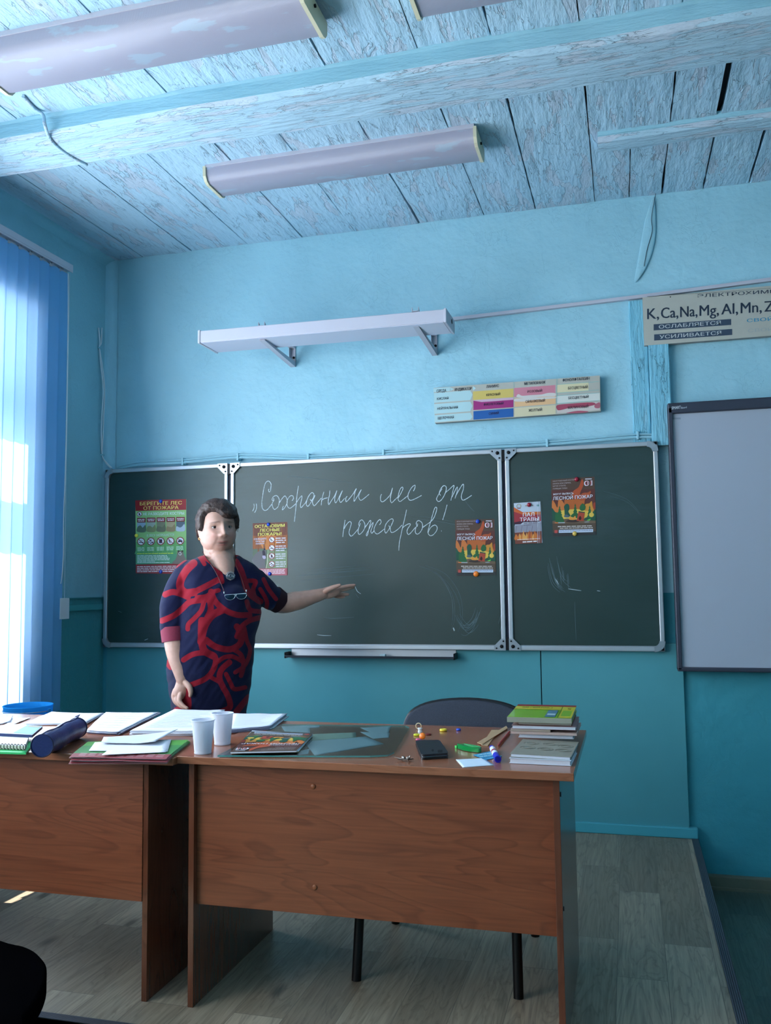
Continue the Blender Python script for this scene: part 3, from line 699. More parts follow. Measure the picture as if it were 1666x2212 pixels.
hw(*A, [(110, 360), (95, 400), (95, 460), (125, 485), (180, 450), (250, 370), (290, 255), (265, 370), (255, 450), (275, 500), (330, 450), (400, 385)],
   [(385, 420), (430, 340), (460, 270), (445, 243), (410, 290), (385, 380), (380, 440), (410, 480), (470, 440), (540, 385)],
   [(630, 310), (655, 260), (655, 212), (600, 255), (550, 350), (545, 420), (580, 460), (650, 440), (765, 380)],
   [(1075, 380), (1055, 340), (1080, 270), (1130, 220), (1170, 250), (1155, 340), (1100, 440), (1045, 480), (1010, 440), (1040, 370), (1100, 270)],
   [(1160, 330), (1220, 280), (1295, 215), (1280, 300), (1245, 465)], [(1265, 410), (1310, 310), (1350, 240), (1345, 320), (1312, 430)],
   [(1330, 380), (1390, 270), (1445, 195), (1450, 270), (1415, 390), (1435, 455), (1490, 440), (1585, 378)])
A = (730, 1080, 11.9)
hw(*A, [(188, 515), (170, 640), (145, 800), (130, 950)], [(165, 740), (220, 640), (300, 555), (348, 600), (310, 740), (290, 850), (340, 930), (420, 870), (520, 750)],
   [(580, 600), (555, 660), (538, 620), (570, 540), (620, 512), (680, 580), (700, 690), (650, 800), (560, 885), (520, 830), (535, 730), (560, 660)],
   [(695, 720), (770, 610), (830, 530), (850, 560), (810, 700), (780, 850), (745, 925), (735, 880), (790, 780), (860, 640), (910, 580), (885, 700), (850, 800), (878, 855), (930, 790)],
   [(1070, 640), (1115, 570), (1085, 505), (1020, 560), (945, 700), (935, 800), (1000, 875), (1080, 840), (1190, 750)],
   [(1310, 655), (1345, 700), (1400, 600), (1425, 520), (1390, 485), (1310, 530), (1230, 640), (1205, 780), (1235, 850), (1290, 790), (1345, 710), (1350, 780), (1380, 835), (1450, 820), (1560, 740), (1650, 645)])
A = (840, 1080, 11.9)
hw(*A, [(460, 250), (420, 440), (370, 650), (320, 880), (275, 1100), (260, 1300)], [(350, 720), (440, 650), (530, 610), (555, 640), (490, 740), (470, 820), (510, 890), (590, 820), (690, 700)],
   [(745, 605), (735, 680), (710, 620), (720, 560), (770, 530), (840, 570), (870, 640), (860, 740), (800, 840), (730, 880), (685, 830), (690, 740), (725, 660)],
   [(870, 710), (980, 630), (1090, 550), (1170, 440), (1235, 250), (1220, 185), (1180, 220), (1130, 380), (1060, 620), (1010, 800), (1020, 870), (1070, 920), (1150, 890), (1230, 790), (1245, 700), (1190, 645), (1110, 680), (1050, 750), (1015, 840)],
   [(1500, 125), (1450, 320), (1390, 515)], [(1355, 785), (1357, 810)])
mb = MB(); rr = random.Random(3)
for st in strokes:
    pts = [at(q.x, q.y, 1, -.0035) for q in cr(st, 5)]
    mb.tube(pts, [0.0021*(0.75+.5*rr.random()) for _ in pts], m_chalk, 6, flat=0.25, up=(0, 1, 0))
mb.build('chalk_writing', r)
def dust(pts, w, n=1, m=m_chalkdim, seed=0):
    rr = random.Random(seed); mb = MB()
    for k in range(n):
        o = Vector((rr.gauss(0, 1)*6, rr.gauss(0, 1)*6, 0)) if n > 1 else Vector((0, 0, 0))
        q = cr(pts, 5); i0 = rr.randrange(0, max(1, len(q)//3)) if n > 1 else 0; i1 = len(q)-(rr.randrange(0, len(q)//3) if n > 1 else 0)
        P = [at(p.x+o.x, p.y+o.y, 1, -.0033) for p in q[i0:i1]]
        if len(P) > 1: mb.tube(P, [w*(.3+.7*math.sin(math.pi*(j+.5)/len(P))) for j in range(len(P))], m, 4, flat=0.15, up=(0, 1, 0))
    mb.build('chalk_smudge', r)
dust([(621, 1029), (655, 1031), (700, 1036), (760, 1042)], .0012, 1)
dust([(767, 1266), (772, 1277), (780, 1283)], .0016, 1, m_chalk); dust([(768, 1282), (775, 1292)], .001)
dust([(685, 1371), (700, 1373), (716, 1373)], .0014, 1, m_chalk)
dust([(700, 1334), (720, 1336), (765, 1333)], .001)
dust([(905, 1225), (950, 1245), (980, 1290), (985, 1340), (975, 1370)], .0009, 5, seed=2)
dust([(985, 1330), (1005, 1358), (1025, 1345), (1035, 1320)], .0014, 9, seed=5)
dust([(978, 1352), (982, 1362)], .0022, 2, m_chalk, 4); dust([(1083, 1330), (1078, 1350)], .0012, 2, seed=8)
dust([(1190, 1215), (1200, 1255), (1220, 1275)], .0011, 9, seed=9); dust([(1218, 1230), (1222, 1262)], .0012, 6, seed=12)
dust([(1200, 1250), (1207, 1262)], .0018, 1, m_chalk); dust([(1228, 1272), (1256, 1276)], .0018, 1, m_chalk); dust([(1290, 1276), (1297, 1277)], .0014, 1, m_chalk)
dust([(1242, 1300), (1243, 1340), (1245, 1385)], .0009, 1)
dust([(1290, 1060), (1350, 1080), (1385, 1120)], .0007, 2, seed=14); dust([(640, 1240), (720, 1232), (800, 1225)], .0007, 5, seed=15)
dust([(1000, 1075), (1015, 1095), (1025, 1105)], .0009); dust([(860, 1110), (940, 1118), (1000, 1130)], .0006, 2, seed=21)
dust([(255, 1320), (263, 1323)], .0015); dust([(312, 1383), (320, 1380)], .0015, 1, m_chalk)

# ================================================================== INTERACTIVE WHITEBOARD
r = thing('interactive_whiteboard', 'framed white electronic board cut off by the right edge', 'whiteboard', (3.8, YW, 1.0))
m_sf = mat('smartboard_frame', rgb(62, 66, 80), .4, .2)
xa, za, zb2 = 3.062, 1.000, 2.262
mb = MB(); mb.box(xa+.02, -.046, za+.01, 4.64, .03, zb2-.03, mat('smartboard_surface', rgb(170, 176, 190), .38, spec=.5)); mb.build('screen', r)
mb = MB(); mb.bbox(xa, -.062, zb2-.052, 4.66, .03, zb2, m_sf, .006); mb.bbox(xa, -.062, za, xa+.022, .03, zb2-.02, m_sf, .005); mb.bbox(xa, -.062, za-.004, 4.66, .03, za+.016, m_sf, .005); mb.bbox(4.64, -.062, za, 4.66, .03, zb2, m_sf, .005)
mb.box(xa+.048, -.0628, zb2-.052, xa+.0486, -.06, zb2, m_black)
F = Flat(mb, 1, -.0625, (0, -1, 0)); F.text('SMART', 1451.5, 884.5, 1471, 882.5, 6.2, flat(214, 222, 230), bold=.01); F.text('Board', 1472, 883, 1484, 881.5, 4.2, flat(200, 208, 218))
mb.build('frame', r)
mb = MB(); F = Flat(mb, 1, -.0465, (0, -1, 0)); F.rect(1453, 902, 1471, 906, mat('screen_label', rgb(140, 150, 165), .6), 1); mb.build('screen_sticker', r)

# ================================================================== SIGNS
m_signc = mat('aged_cream_board', rgb(182, 180, 170), .6, var=.06, vscale=30)
m_signedge = mat('board_edge_grey', rgb(150, 150, 148), .8, bump=.5)
mb = MB(); x0, x1 = 2.967, 5.1
def zline(x, z0, sl): return z0+(x-x0)*sl
mb.prism([(x0, .0, 2.566), (x1, .0, 2.563), (x1, .0, 2.805), (x0, .0, 2.807)], (0, .03, 0), m_signc, m_signedge)
F = Flat(mb, 1, -.0004, (0, -1, 0), 1340, 600, 5.11); dk = flat(42, 56, 74); sh = flat(60, 76, 96)
F.text('ЭЛЕКТРОХИМИЧЕСКИЙ РЯД', 852, 220, 2500, 118, 36, dk, bold=.012)
for t, a, b in (('K,', 300, 428), ('Ca,', 452, 640), ('Na,', 664, 852), ('Mg,', 878, 1088), ('Al,', 1118, 1300), ('Mn,', 1332, 1562), ('Zn', 1592, 1770)):
    k = (b-a); y0 = 458-(a-300)*.0635; F.text(t, a, y0, b, y0-k*.0635, 118, dk, bold=.012)
for (xa_, ya, xb_, yb2) in ((370, 514, 1226, 455), (375, 626, 1237, 565)): F.poly([(xa_, ya), (xb_, yb2), (xb_, yb2+66), (xa_, ya+68)], sh, 1)
F.text('ОСЛАБЛЯЕТСЯ', 428, 562, 1110, 514, 38, flat(196, 200, 200), bold=.012); F.text('УСИЛИВАЕТСЯ', 436, 674, 1115, 626, 38, flat(196, 200, 200), bold=.012)
F.text('СВОЙ', 1400, 492, 1690, 470, 36, flat(50, 140, 176), bold=.012); F.text('СВОЙ', 1412, 604, 1690, 584, 36, flat(166, 172, 174), bold=.012)
F.circ(555, 212, 7, flat(40, 30, 30)); F.line([(300, 208), (560, 190), (1100, 158), (1700, 112)], 3, flat(60, 66, 72))
tag(mb.build('element_series_sign'), 'long aged board with chemical element symbols at the upper right', 'sign')

c4 = [at(937, 838, 1, .0), at(1296, 811, 1, .0), at(1298, 888, 1, .0), at(940, 914, 1, .0)]
mb = MB(); mb.prism([c4[0], c4[3], c4[2], c4[1]], (0, .035, 0), m_signc, m_signedge)
F = Flat(mb, 1, -.0004, (0, -1, 0), 925, 800, 4.327)
lb = flat(176, 208, 212); ink = flat(24, 28, 48)
def yy(x, y): return y   # crop rows are given along the sign's own slope
def quad(x0, x1, t0, t1, m, L=1, sl=-.074):
    F.poly([(x0, t0), (x1, t0+sl*(x1-x0)), (x1, t1+sl*(x1-x0)), (x0, t1)], m, L)
quad(50, 205, 168, 205, lb); F.poly([(205, 157), (240, 175), (210, 195)], lb); F.poly([(420, 148), (448, 168), (420, 190)], lb)
for t in (212, 316, 420):
    x = 55 if t < 400 else 60; quad(x, 395, t, min(t+92, 486), lb); F.poly([(395, t-25), (416, t+15), (395, min(t+92, 486)-25)], lb)
quad(420, 798, 198, 278, flat(212, 186, 104)); quad(424, 798, 284, 372, flat(158, 48, 116)); quad(424, 798, 382, 462, flat(34, 92, 160))
F.poly([(424, 284), (500, 296), (600, 290), (700, 282), (798, 275), (798, 254), (424, 281)], flat(206, 170, 190), 2)
quad(804, 1190, 166, 250, flat(206, 130, 146)); F.blob([(830, 250), (845, 222), (880, 238), (960, 232), (1060, 226), (1120, 212), (1188, 214), (1186, 240), (1060, 248), (940, 262)], flat(212, 204, 198), 3)
quad(808, 1192, 262, 342, flat(228, 182, 136)); F.blob([(810, 270), (860, 262), (1000, 256), (1100, 250), (1190, 246), (1188, 262), (1000, 276), (900, 292), (812, 290)], flat(212, 204, 198), 3)
quad(808, 1192, 352, 436, flat(214, 202, 168)); quad(1204, 1500, 134, 212, flat(220, 208, 170)); quad(1204, 1606, 240, 310, flat(214, 214, 206))
quad(1206, 1606, 326, 400, flat(208, 196, 190)); F.blob([(1207, 326), (1330, 312), (1530, 300), (1560, 322), (1440, 345), (1330, 350), (1240, 372), (1208, 368)], flat(168, 74, 96), 3); F.blob([(1290, 400), (1400, 378), (1500, 385), (1440, 398)], flat(176, 90, 108), 3); F.blob([(1560, 320), (1604, 300), (1606, 350), (1560, 350)], flat(176, 100, 116), 3)
gl = flat(120, 190, 190)
for t in (134, 212, 240, 310): F.line([(1204, t), (1600, t-29)], 3, gl, 4)
F.line([(1204, 72), (1204, 318)], 3, gl, 4); F.line([(800, 105), (804, 160)], 3, gl, 4)
for t, x, y, x2, h in (('СРЕДА', 80, 208, 170, 26), ('ИНДИКАТОР', 250, 194, 408, 26), ('КИСЛАЯ', 84, 278, 190, 22), ('НЕЙТРАЛЬНАЯ', 87, 370, 278, 22), ('ЩЕЛОЧНАЯ', 92, 460, 240, 24),
                       ('ЛАКМУС', 545, 165, 662, 24), ('МЕТИЛОРАНЖ', 900, 138, 1098, 24), ('ФЕНОЛФТАЛЕИН', 1258, 106, 1510, 24),
                       ('КРАСНЫЙ', 545, 242, 675, 22), ('ФИОЛЕТОВЫЙ', 520, 332, 705, 22), ('СИНИЙ', 568, 417, 660, 22), ('РОЗОВЫЙ', 930, 210, 1066, 22), ('ОРАНЖЕВЫЙ', 912, 306, 1094, 24), ('ЖЕЛТЫЙ', 940, 388, 1066, 24),
                       ('БЕСЦВЕТНЫЙ', 1310, 180, 1492, 24), ('БЕСЦВЕТНЫЙ', 1313, 272, 1500, 24), ('МАЛИНОВЫЙ', 1308, 362, 1498, 24)):
    mm = ink if t not in ('ФИОЛЕТОВЫЙ', 'СИНИЙ') else flat(40, 30, 70)
    F.text(t, x, y, x2, y-.074*(x2-x), h, mm, 5, bold=.012)
tag(mb.build('indicator_chart'), 'tilted chart of litmus and indicator colours on the wall', 'chart')

# ================================================================== MAGNETS
def magnet(u, v, rad, m, label, y=-.004):
    p = at(u, v, 1, y); mb = MB()
    mb.lathe([(rad*.9, 0), (rad, .002), (rad, .005), (rad*.8, .009), (rad*.4, .0105), (.0005, .011)], m, 20, Matrix.Translation(p) @ Matrix.Rotation(math.pi/2, 4, 'X'))
    return tag(mb.build('round_magnet'), label, 'magnet', 'magnets on the chalkboard')
m_mb = mat('magnet_blue', rgb(24, 70, 190), .25, coat=.5); m_my = mat('magnet_yellow', rgb(232, 214, 70), .3, coat=.4); m_mr = mat('magnet_red', rgb(150, 20, 48), .3, coat=.4)
m_mo = mat('magnet_orange', rgb(244, 124, 26), .3, coat=.4); m_mg = mat('magnet_gold', rgb(216, 180, 84), .3, coat=.4)
magnet(348, 1083, .0105, m_mb, 'blue magnet at the top of the green forest poster')
magnet(348, 1235, .0105, m_mb, 'blue magnet at the bottom of the green forest poster')
magnet(295.5, 1157, .0105, m_my, 'bright yellow magnet on the left edge of the green poster')
magnet(580.5, 1133, .0100, m_mb, 'blue magnet at the top of the bear poster')
magnet(583.5, 1239.5, .0100, m_mb, 'blue magnet at the bottom of the bear poster')
magnet(1032.5, 1126.5, .0105, m_mb, 'blue magnet on the orange fire poster on the middle panel')
magnet(1029, 1240, .0140, m_mo, 'large orange magnet under the fire poster on the middle panel')
magnet(1246, 1035.5, .0115, m_mr, 'dark red magnet on the fire poster of the right panel')
magnet(1242, 1153, .0115, m_mg, 'golden magnet under the fire poster of the right panel')
magnet(1143.5, 1090.5, .0110, m_mr, 'red magnet on the small leaflet of the right panel', -.0075)

# ================================================================== POSTERS
def sheet(corners, m, y=-.0035, th=.0012):
    """thin paper with its front face on plane y; corners TL,TR,BR,BL in photo pixels"""
    mb = MB(); P = [at(u, v, 1, y) for u, v in corners]; mb.prism([P[0], P[3], P[2], P[1]], (0, th, 0), m, m_paper); return mb
def nosign(F, x, y, r, kind, L=3):
    F.circ(x, y, r, flat(232, 232, 238), L); F.ring(x, y, r, r*.2, flat(146, 52, 56), L+1); k = flat(46, 50, 82); rd = flat(120, 40, 48)
    if kind == 'car': F.rect(x-r*.55, y-r*.1, x+r*.55, y+r*.3, k, L+1); F.poly([(x-r*.4, y-r*.1), (x-r*.25, y-r*.4), (x+r*.25, y-r*.4), (x+r*.4, y-r*.1)], flat(110, 130, 160), L+1); F.circ(x-r*.35, y+r*.3, r*.15, k, L+2, 10); F.circ(x+r*.35, y+r*.3, r*.15, k, L+2, 10)
    if kind == 'smoke': F.rect(x-r*.55, y+r*.1, x+r*.6, y+r*.3, k, L+1); F.line([(x+r*.1, y-r*.1), (x+r*.25, y-r*.4)], r*.1, k, L+1)
    if kind == 'fire': F.blob([(x-r*.3, y+r*.1), (x, y-r*.6), (x+r*.3, y+r*.1), (x, y+r*.35)], k, L+1); F.rect(x-r*.4, y+r*.3, x+r*.4, y+r*.5, k, L+1)
    if kind == 'can': F.rect(x-r*.4, y-r*.5, x+r*.4, y+r*.5, k, L+1)
    if kind == 'litter':
        for dx, dy in ((-.5, .15), (0, .45), (.5, .2), (0, -.3)): F.circ(x+dx*r, y+dy*r, r*.17, k, L+1, 10)
    if kind == 'match': F.line([(x-r*.3, y-r*.4), (x-r*.35, y), (x, y+r*.5)], r*.2, k, L+1)
    F.line([(x-r*.6, y-r*.6), (x+r*.62, y+r*.62)], r*.16, rd, L+2)
# poster 1: green
mb = sheet([(292.5, 1081), (402.5, 1078), (402.5, 1240), (294, 1238)], flat(150, 196, 126)); F = Flat(mb, 1, -.0038, (0, -1, 0), 285, 1070, 12.29)
red = flat(158, 52, 56)
F.poly([(90, 135), (1440, 98), (1440, 385), (100, 415)], red); F.poly([(90, 135), (400, 127), (400, 405), (100, 415)], flat(150, 28, 32), 2)
F.text('БЕРЕГИТЕ ЛЕС', 215, 268, 1330, 240, 88, flat(248, 226, 120), 4, .015); F.text('ОТ ПОЖАРА', 310, 388, 1240, 362, 88, flat(248, 226, 120), 4, .015)
F.poly([(105, 1240), (1435, 1200), (1435, 2060), (105, 1840)], flat(112, 174, 106), 1); F.poly([(105, 1560), (1435, 1560), (1435, 1900), (105, 1840)], flat(92, 158, 120), 2)
for k in range(11):
    x = 130+k*125; h = 90+60*((k*7) % 4); F.poly([(x-60, 1560), (x, 1560-h-80), (x+60, 1560)], flat(92, 162, 104), 2)
nosign(F, 203, 500, 68, 'fire'); F.text('НЕ РАЗВОДИТЕ КОСТРЫ:', 300, 532, 1405, 508, 70, flat(226, 238, 240), 3, .015)
pics = [(flat(150, 170, 190), flat(92, 112, 92)), (flat(160, 172, 160), flat(132, 140, 96)), (flat(128, 134, 108), flat(110, 116, 92)), (flat(176, 162, 128), flat(150, 134, 100)), (flat(92, 108, 122), flat(176, 190, 204))]
for k, (a, b) in enumerate(pics):
    x = 140+k*260; y = 598-k*6; F.rect(x, y, x+228, y+122, flat(132, 44, 54), 3); F.words(x+20, y+55, x+208, y+52, 22, flat(232, 220, 224), 4, k); F.words(x+30, y+95, x+198, y+92, 22, flat(232, 220, 224), 4, k+9)
    F.rect(x, y+126, x+228, y+375, a, 3); F.blob([(x+5, y+370), (x+10, y+250), (x+90, y+200+20*k), (x+150, y+260), (x+220, y+190), (x+224, y+370)], b, 4)
F.text('В ЛЕСУ ЗАПРЕЩАЕТСЯ', 400, 1095, 1120, 1070, 56, flat(206, 226, 214), 3, .01)
for k, kd in enumerate(('smoke', 'litter', 'can', 'match', 'car')):
    nosign(F, 248+k*260, 1228-k*5, 104, kd, 4)
    for q in range(3): F.words(150+k*258, 1405+q*36-k*7, 340+k*258, 1402+q*36-k*7, 18, flat(206, 232, 214), 3, k*5+q)
F.words(140, 1560, 1110, 1548, 20, flat(216, 232, 90), 3, 3)
for q in range(6): F.words(145, 1612+q*37, (940, 960, 1010, 1010, 620, 1020)[q], 1608+q*37, 20, flat(214, 232, 222), 3, 40+q)
F.poly([(105, 1835), (1300, 1810), (1435, 1810), (1435, 2090), (108, 2068)], red, 3)
for q in range(4): F.words(140, 1905+q*45, 1400, 1890+q*45, 24, flat(232, 214, 216), 4, 60+q)
F.blob([(1080, 1810), (1160, 1700), (1200, 1600), (1210, 1500), (1280, 1470), (1360, 1500), (1390, 1600), (1435, 1700), (1435, 1810)], flat(128, 118, 108), 4); F.circ(1245, 1487, 25, flat(70, 60, 56), 5); F.circ(1345, 1487, 25, flat(70, 60, 56), 5); F.blob([(1240, 1560), (1285, 1500), (1330, 1560), (1285, 1600)], flat(196, 192, 186), 5); F.circ(1280, 1550, 16, flat(30, 26, 28), 6)
tag(mb.build('poster'), 'green and red forest fire poster pinned on the left chalkboard panel', 'poster', 'posters on the chalkboard')
# poster 2: bear
mb = sheet([(546, 1130.5), (621, 1127.5), (622, 1242.5), (547, 1243)], flat(112, 66, 56)); F = Flat(mb, 1, -.0038, (0, -1, 0), 540, 1120, 17.01)
F.poly([(105, 640), (1385, 600), (1385, 1150), (105, 1150)], flat(150, 88, 52)); F.blob([(300, 700), (700, 620), (1000, 700), (900, 1100), (560, 1150), (420, 1000)], flat(196, 120, 60), 2)
F.poly([(105, 1120), (1380, 1080), (1375, 1850), (110, 1850)], flat(96, 112, 92), 1); F.poly([(640, 1130), (1370, 1180), (1370, 1830), (600, 1830)], flat(128, 144, 112), 2)
rr = random.Random(5)
for k in range(26):
    x = rr.uniform(120, 1370); y0 = rr.uniform(160, 1100); F.rect(x, y0, x+rr.uniform(8, 22), y0+rr.uniform(200, 500), flat(*rr.choice([(86, 48, 44), (120, 70, 50), (70, 52, 52), (170, 104, 60)])), 3)
yl = flat(240, 232, 120)
F.text('ОСТАНОВИМ', 185, 352, 1280, 305, 105, yl, 6, .015); F.text('ЛЕСНЫЕ', 365, 492, 1110, 458, 105, yl, 6, .015); F.text('ПОЖАРЫ!', 305, 642, 1165, 610, 105, yl, 6, .015)
wt = flat(214, 208, 222)
F.text('СОБЛЮДАЙТЕ', 150, 790, 610, 770, 58, wt, 6, .02); F.text('ПРОСТЫЕ', 218, 872, 545, 866, 55, wt, 6, .02); F.text('ПРАВИЛА', 222, 962, 530, 945, 55, wt, 6, .02)
F.blob([(100, 1480), (180, 1330), (360, 1190), (470, 1200), (520, 1100), (570, 1110), (600, 1250), (600, 1450), (560, 1600), (560, 1850), (330, 1850), (100, 1600)], flat(108, 104, 106), 5)
F.blob([(470, 1180), (540, 1180), (575, 1300), (560, 1400), (500, 1400), (465, 1280)], flat(54, 46, 60), 6); F.blob([(470, 1370), (560, 1370), (590, 1460), (520, 1490), (470, 1440)], flat(176, 166, 190), 7); F.circ(540, 1130, 35, flat(40, 40, 52), 7)
F.line([(590, 1850), (640, 1640), (650, 1300)], 18, flat(220, 214, 190), 6)
for k, kd in enumerate(('match', 'smoke', 'fire', 'litter')):
    nosign(F, 808, 782+k*298, 116, kd, 6)
    for q in range(3): F.words(945+20*(q == 2), 745+k*292+q*78, 1340-40*(q == 2), 735+k*292+q*78, 34, wt, 6, k*3+q)
F.poly([(110, 1850), (1370, 1820), (1370, 2090), (110, 2090)], flat(172, 92, 102), 7)
for q in range(4): F.words(360+q*20, 1905+q*48, 1300, 1885+q*48, 22, flat(236, 214, 220), 8, 80+q)
tag(mb.build('poster'), 'brown poster with a roaring bear pinned beside the woman', 'poster', 'posters on the chalkboard')
# poster 3 & 4: forest fire; same print at two places, drawn through a warp from the close-up crop
def fire_poster(corners, label, mp, y=-.0035, ax=1, out=(0, -1, 0), top_line=True, name='poster', grp='posters on the chalkboard', th=(0, .0012, 0)):
    mb = MB(); P = [at(u, v, ax, y) for u, v in corners]; mb.prism([P[0], P[3], P[2], P[1]], th, flat(88, 66, 56), m_paper)
    class G(Flat):
        def p(s, x, yv, L):   # crop fractions -> bilinear over the sheet
            a = (x-(100+(yv-150)*.03))/1340; b = (yv-(190-a*50))/1870
            a = min(max(a, 0.0), 1.0); b = min(max(b, 0.0), 1.0)
            q = (P[0]*(1-a)+P[1]*a)*(1-b)+(P[3]*(1-a)+P[2]*a)*b
            return q+s.out*(L*s.step+.0003)
    F = G(mb, ax, y, out); og = flat(186, 98, 48); og2 = flat(206, 140, 58); yl = flat(222, 184, 80); gn = flat(44, 100, 60); gd = flat(36, 84, 66)
    F.poly([(120, 560), (1460, 540), (1465, 1000), (130, 1000)], flat(96, 54, 50), 1)
    F.blob([(1060, 210), (1110, 380), (1010, 640), (980, 800), (860, 860), (760, 780), (790, 600), (960, 460)], flat(180, 80, 46), 3)
    F.blob([(1000, 740), (1100, 660), (1240, 650), (1325, 600), (1300, 720), (1150, 880), (1000, 900)], flat(180, 84, 48), 3)
    F.poly([(520, 870), (1150, 850), (1130, 1020), (1180, 1500), (500, 1500)], og, 2)
    F.blob([(140, 905), (230, 980), (300, 1120), (330, 900), (380, 860), (450, 900), (540, 1060), (620, 1300), (500, 1560), (150, 1500)], flat(204, 116, 60), 3)
    F.blob([(1150, 1040), (1280, 1000), (1355, 930), (1380, 1100), (1420, 1300), (1200, 1480), (1100, 1300)], og2, 3); F.poly([(1400, 1000), (1465, 960), (1468, 1200), (1380, 1250)], flat(160, 66, 48), 2)
    F.blob([(380, 1250), (560, 1200), (900, 1180), (1200, 1240), (1400, 1300), (1300, 1500), (600, 1520), (300, 1450)], yl, 4)
    def fir(x, y, w, h, m=gn, L=6):
        P2 = []
        for k in range(4): yk = y+h*k/4; P2 += [(x+w*(.25+.2*k)*.5, yk+h*.2), (x+w*(.1+.15*k)*.5, yk+h*.2)]
        F.poly([(x, y)]+P2+[(x+w*.3, y+h)]+[(x-w*.3, y+h)]+[(2*x-a, b) for a, b in P2[::-1]], m, L)
    fir(370, 1065, 200, 330); fir(850, 1000, 210, 400, gn); fir(1290, 1070, 210, 400, gn)
    F.blob([(590, 1000), (660, 1050), (670, 1180), (640, 1260), (700, 1400), (540, 1400), (520, 1200), (510, 1080)], gd, 6); F.blob([(1075, 1000), (1160, 1080), (1150, 1200), (1050, 1240), (985, 1180), (1000, 1080)], gn, 6)
    F.blob([(130, 1140), (230, 1260), (330, 1300), (470, 1480), (480, 1590), (250, 1590), (140, 1560)], gd, 5); F.blob([(250, 1290), (420, 1380), (500, 1590), (250, 1590)], gn, 7)
    F.blob([(710, 1390), (850, 1290), (980, 1380), (960, 1480), (760, 1440)], gn, 6); F.blob([(1130, 1480), (1300, 1400), (1465, 1200), (1470, 1570), (1150, 1600)], gd, 5); F.circ(1345, 1370, 75, yl, 6)
    F.poly([(130, 1560), (600, 1480), (1100, 1540), (1470, 1560), (1480, 1700), (130, 1700)], flat(112, 92, 74), 6)
    F.blob([(560, 1580), (640, 1530), (760, 1520), (900, 1540), (960, 1590), (760, 1610)], flat(62, 52, 50), 8); F.blob([(660, 1510), (700, 1420), (760, 1470), (850, 1400), (860, 1510), (760, 1530)], flat(226, 148, 64), 8)
    F.poly([(950, 1250), (1140, 1300), (1110, 1570), (890, 1560)], flat(172, 72, 52), 9); F.poly([(955, 1245), (1142, 1280), (1138, 1310), (950, 1280)], gd, 10); F.blob([(1000, 1400), (1040, 1480), (1000, 1540), (950, 1490)], flat(62, 36, 38), 10)
    F.blob([(500, 1400), (570, 1350), (650, 1390), (660, 1440), (540, 1440)], flat(86, 100, 110), 8)
    F.rect(215, 1600, 320, 1630, flat(226, 120, 60), 9); F.rect(320, 1600, 530, 1630, flat(172, 176, 182), 9); F.blob([(1120, 1600), (1220, 1580), (1290, 1600), (1180, 1615)], flat(140, 150, 160), 9); F.blob([(1200, 1545), (1320, 1500), (1280, 1555)], flat(110, 200, 80), 10)
    F.poly([(135, 1640), (1475, 1640), (1480, 1990), (150, 2040)], flat(88, 74, 62), 7); F.poly([(140, 1940), (1480, 1900), (1490, 2020), (160, 2050)], flat(54, 56, 58), 8)
    lt = flat(186, 170, 170); wh = flat(234, 234, 244)
    if top_line:
        F.text('НЕЗАТУШЕННЫЙ КОСТЁР', 168, 275, 830, 245, 38, lt, 9, .01)
    F.text('ОКУРОК ИЛИ СПИЧКА,', 165, 362, 725, 340, 42, lt, 9, .01); F.text('БИТОЕ СТЕКЛО,', 168, 440, 572, 425, 40, lt, 9, .01); F.text('ГОРЯЩАЯ ТРАВА', 170, 525, 612, 510, 40, lt, 9, .01)
    F.text('МОГУТ ВЫЗВАТЬ', 180, 715, 800, 690, 55, wh, 12, .012); F.text('ЛЕСНОЙ ПОЖАР', 165, 875, 1380, 832, 108, wh, 12, .012)
    F.rect(1160, 200, 1358, 225, wh, 9); F.text('01', 1140, 435, 1360, 425, 165, wh, 10, .06); F.text('01', 1158, 418, 1345, 410, 135, flat(176, 40, 36), 14, .0)
    F.words(310, 1755, 1395, 1740, 30, flat(206, 196, 190), 9, 5); F.words(370, 1808, 1390, 1795, 26, flat(206, 196, 190), 9, 6)
    F.poly([(345, 1845), (1392, 1830), (1392, 1925), (340, 1945)], flat(206, 218, 238), 10); F.words(360, 1885, 1370, 1870, 16, flat(110, 116, 140), 11, 7); F.words(360, 1910, 1370, 1895, 12, flat(110, 116, 140), 11, 8)
    F.poly([(205, 1855), (305, 1850), (300, 1950), (208, 1952)], flat(190, 80, 74), 10)
    return tag(mb.build(name), label, 'poster', grp)
fire_poster([(983, 1122.5), (1068, 1121), (1072.5, 1242), (987, 1244)], 'orange forest fire poster on the middle chalkboard panel', None)
fire_poster([(1190, 1035.5), (1284.5, 1029.5), (1289, 1155), (1195, 1159)], 'orange forest fire poster pinned on the right chalkboard panel', None)
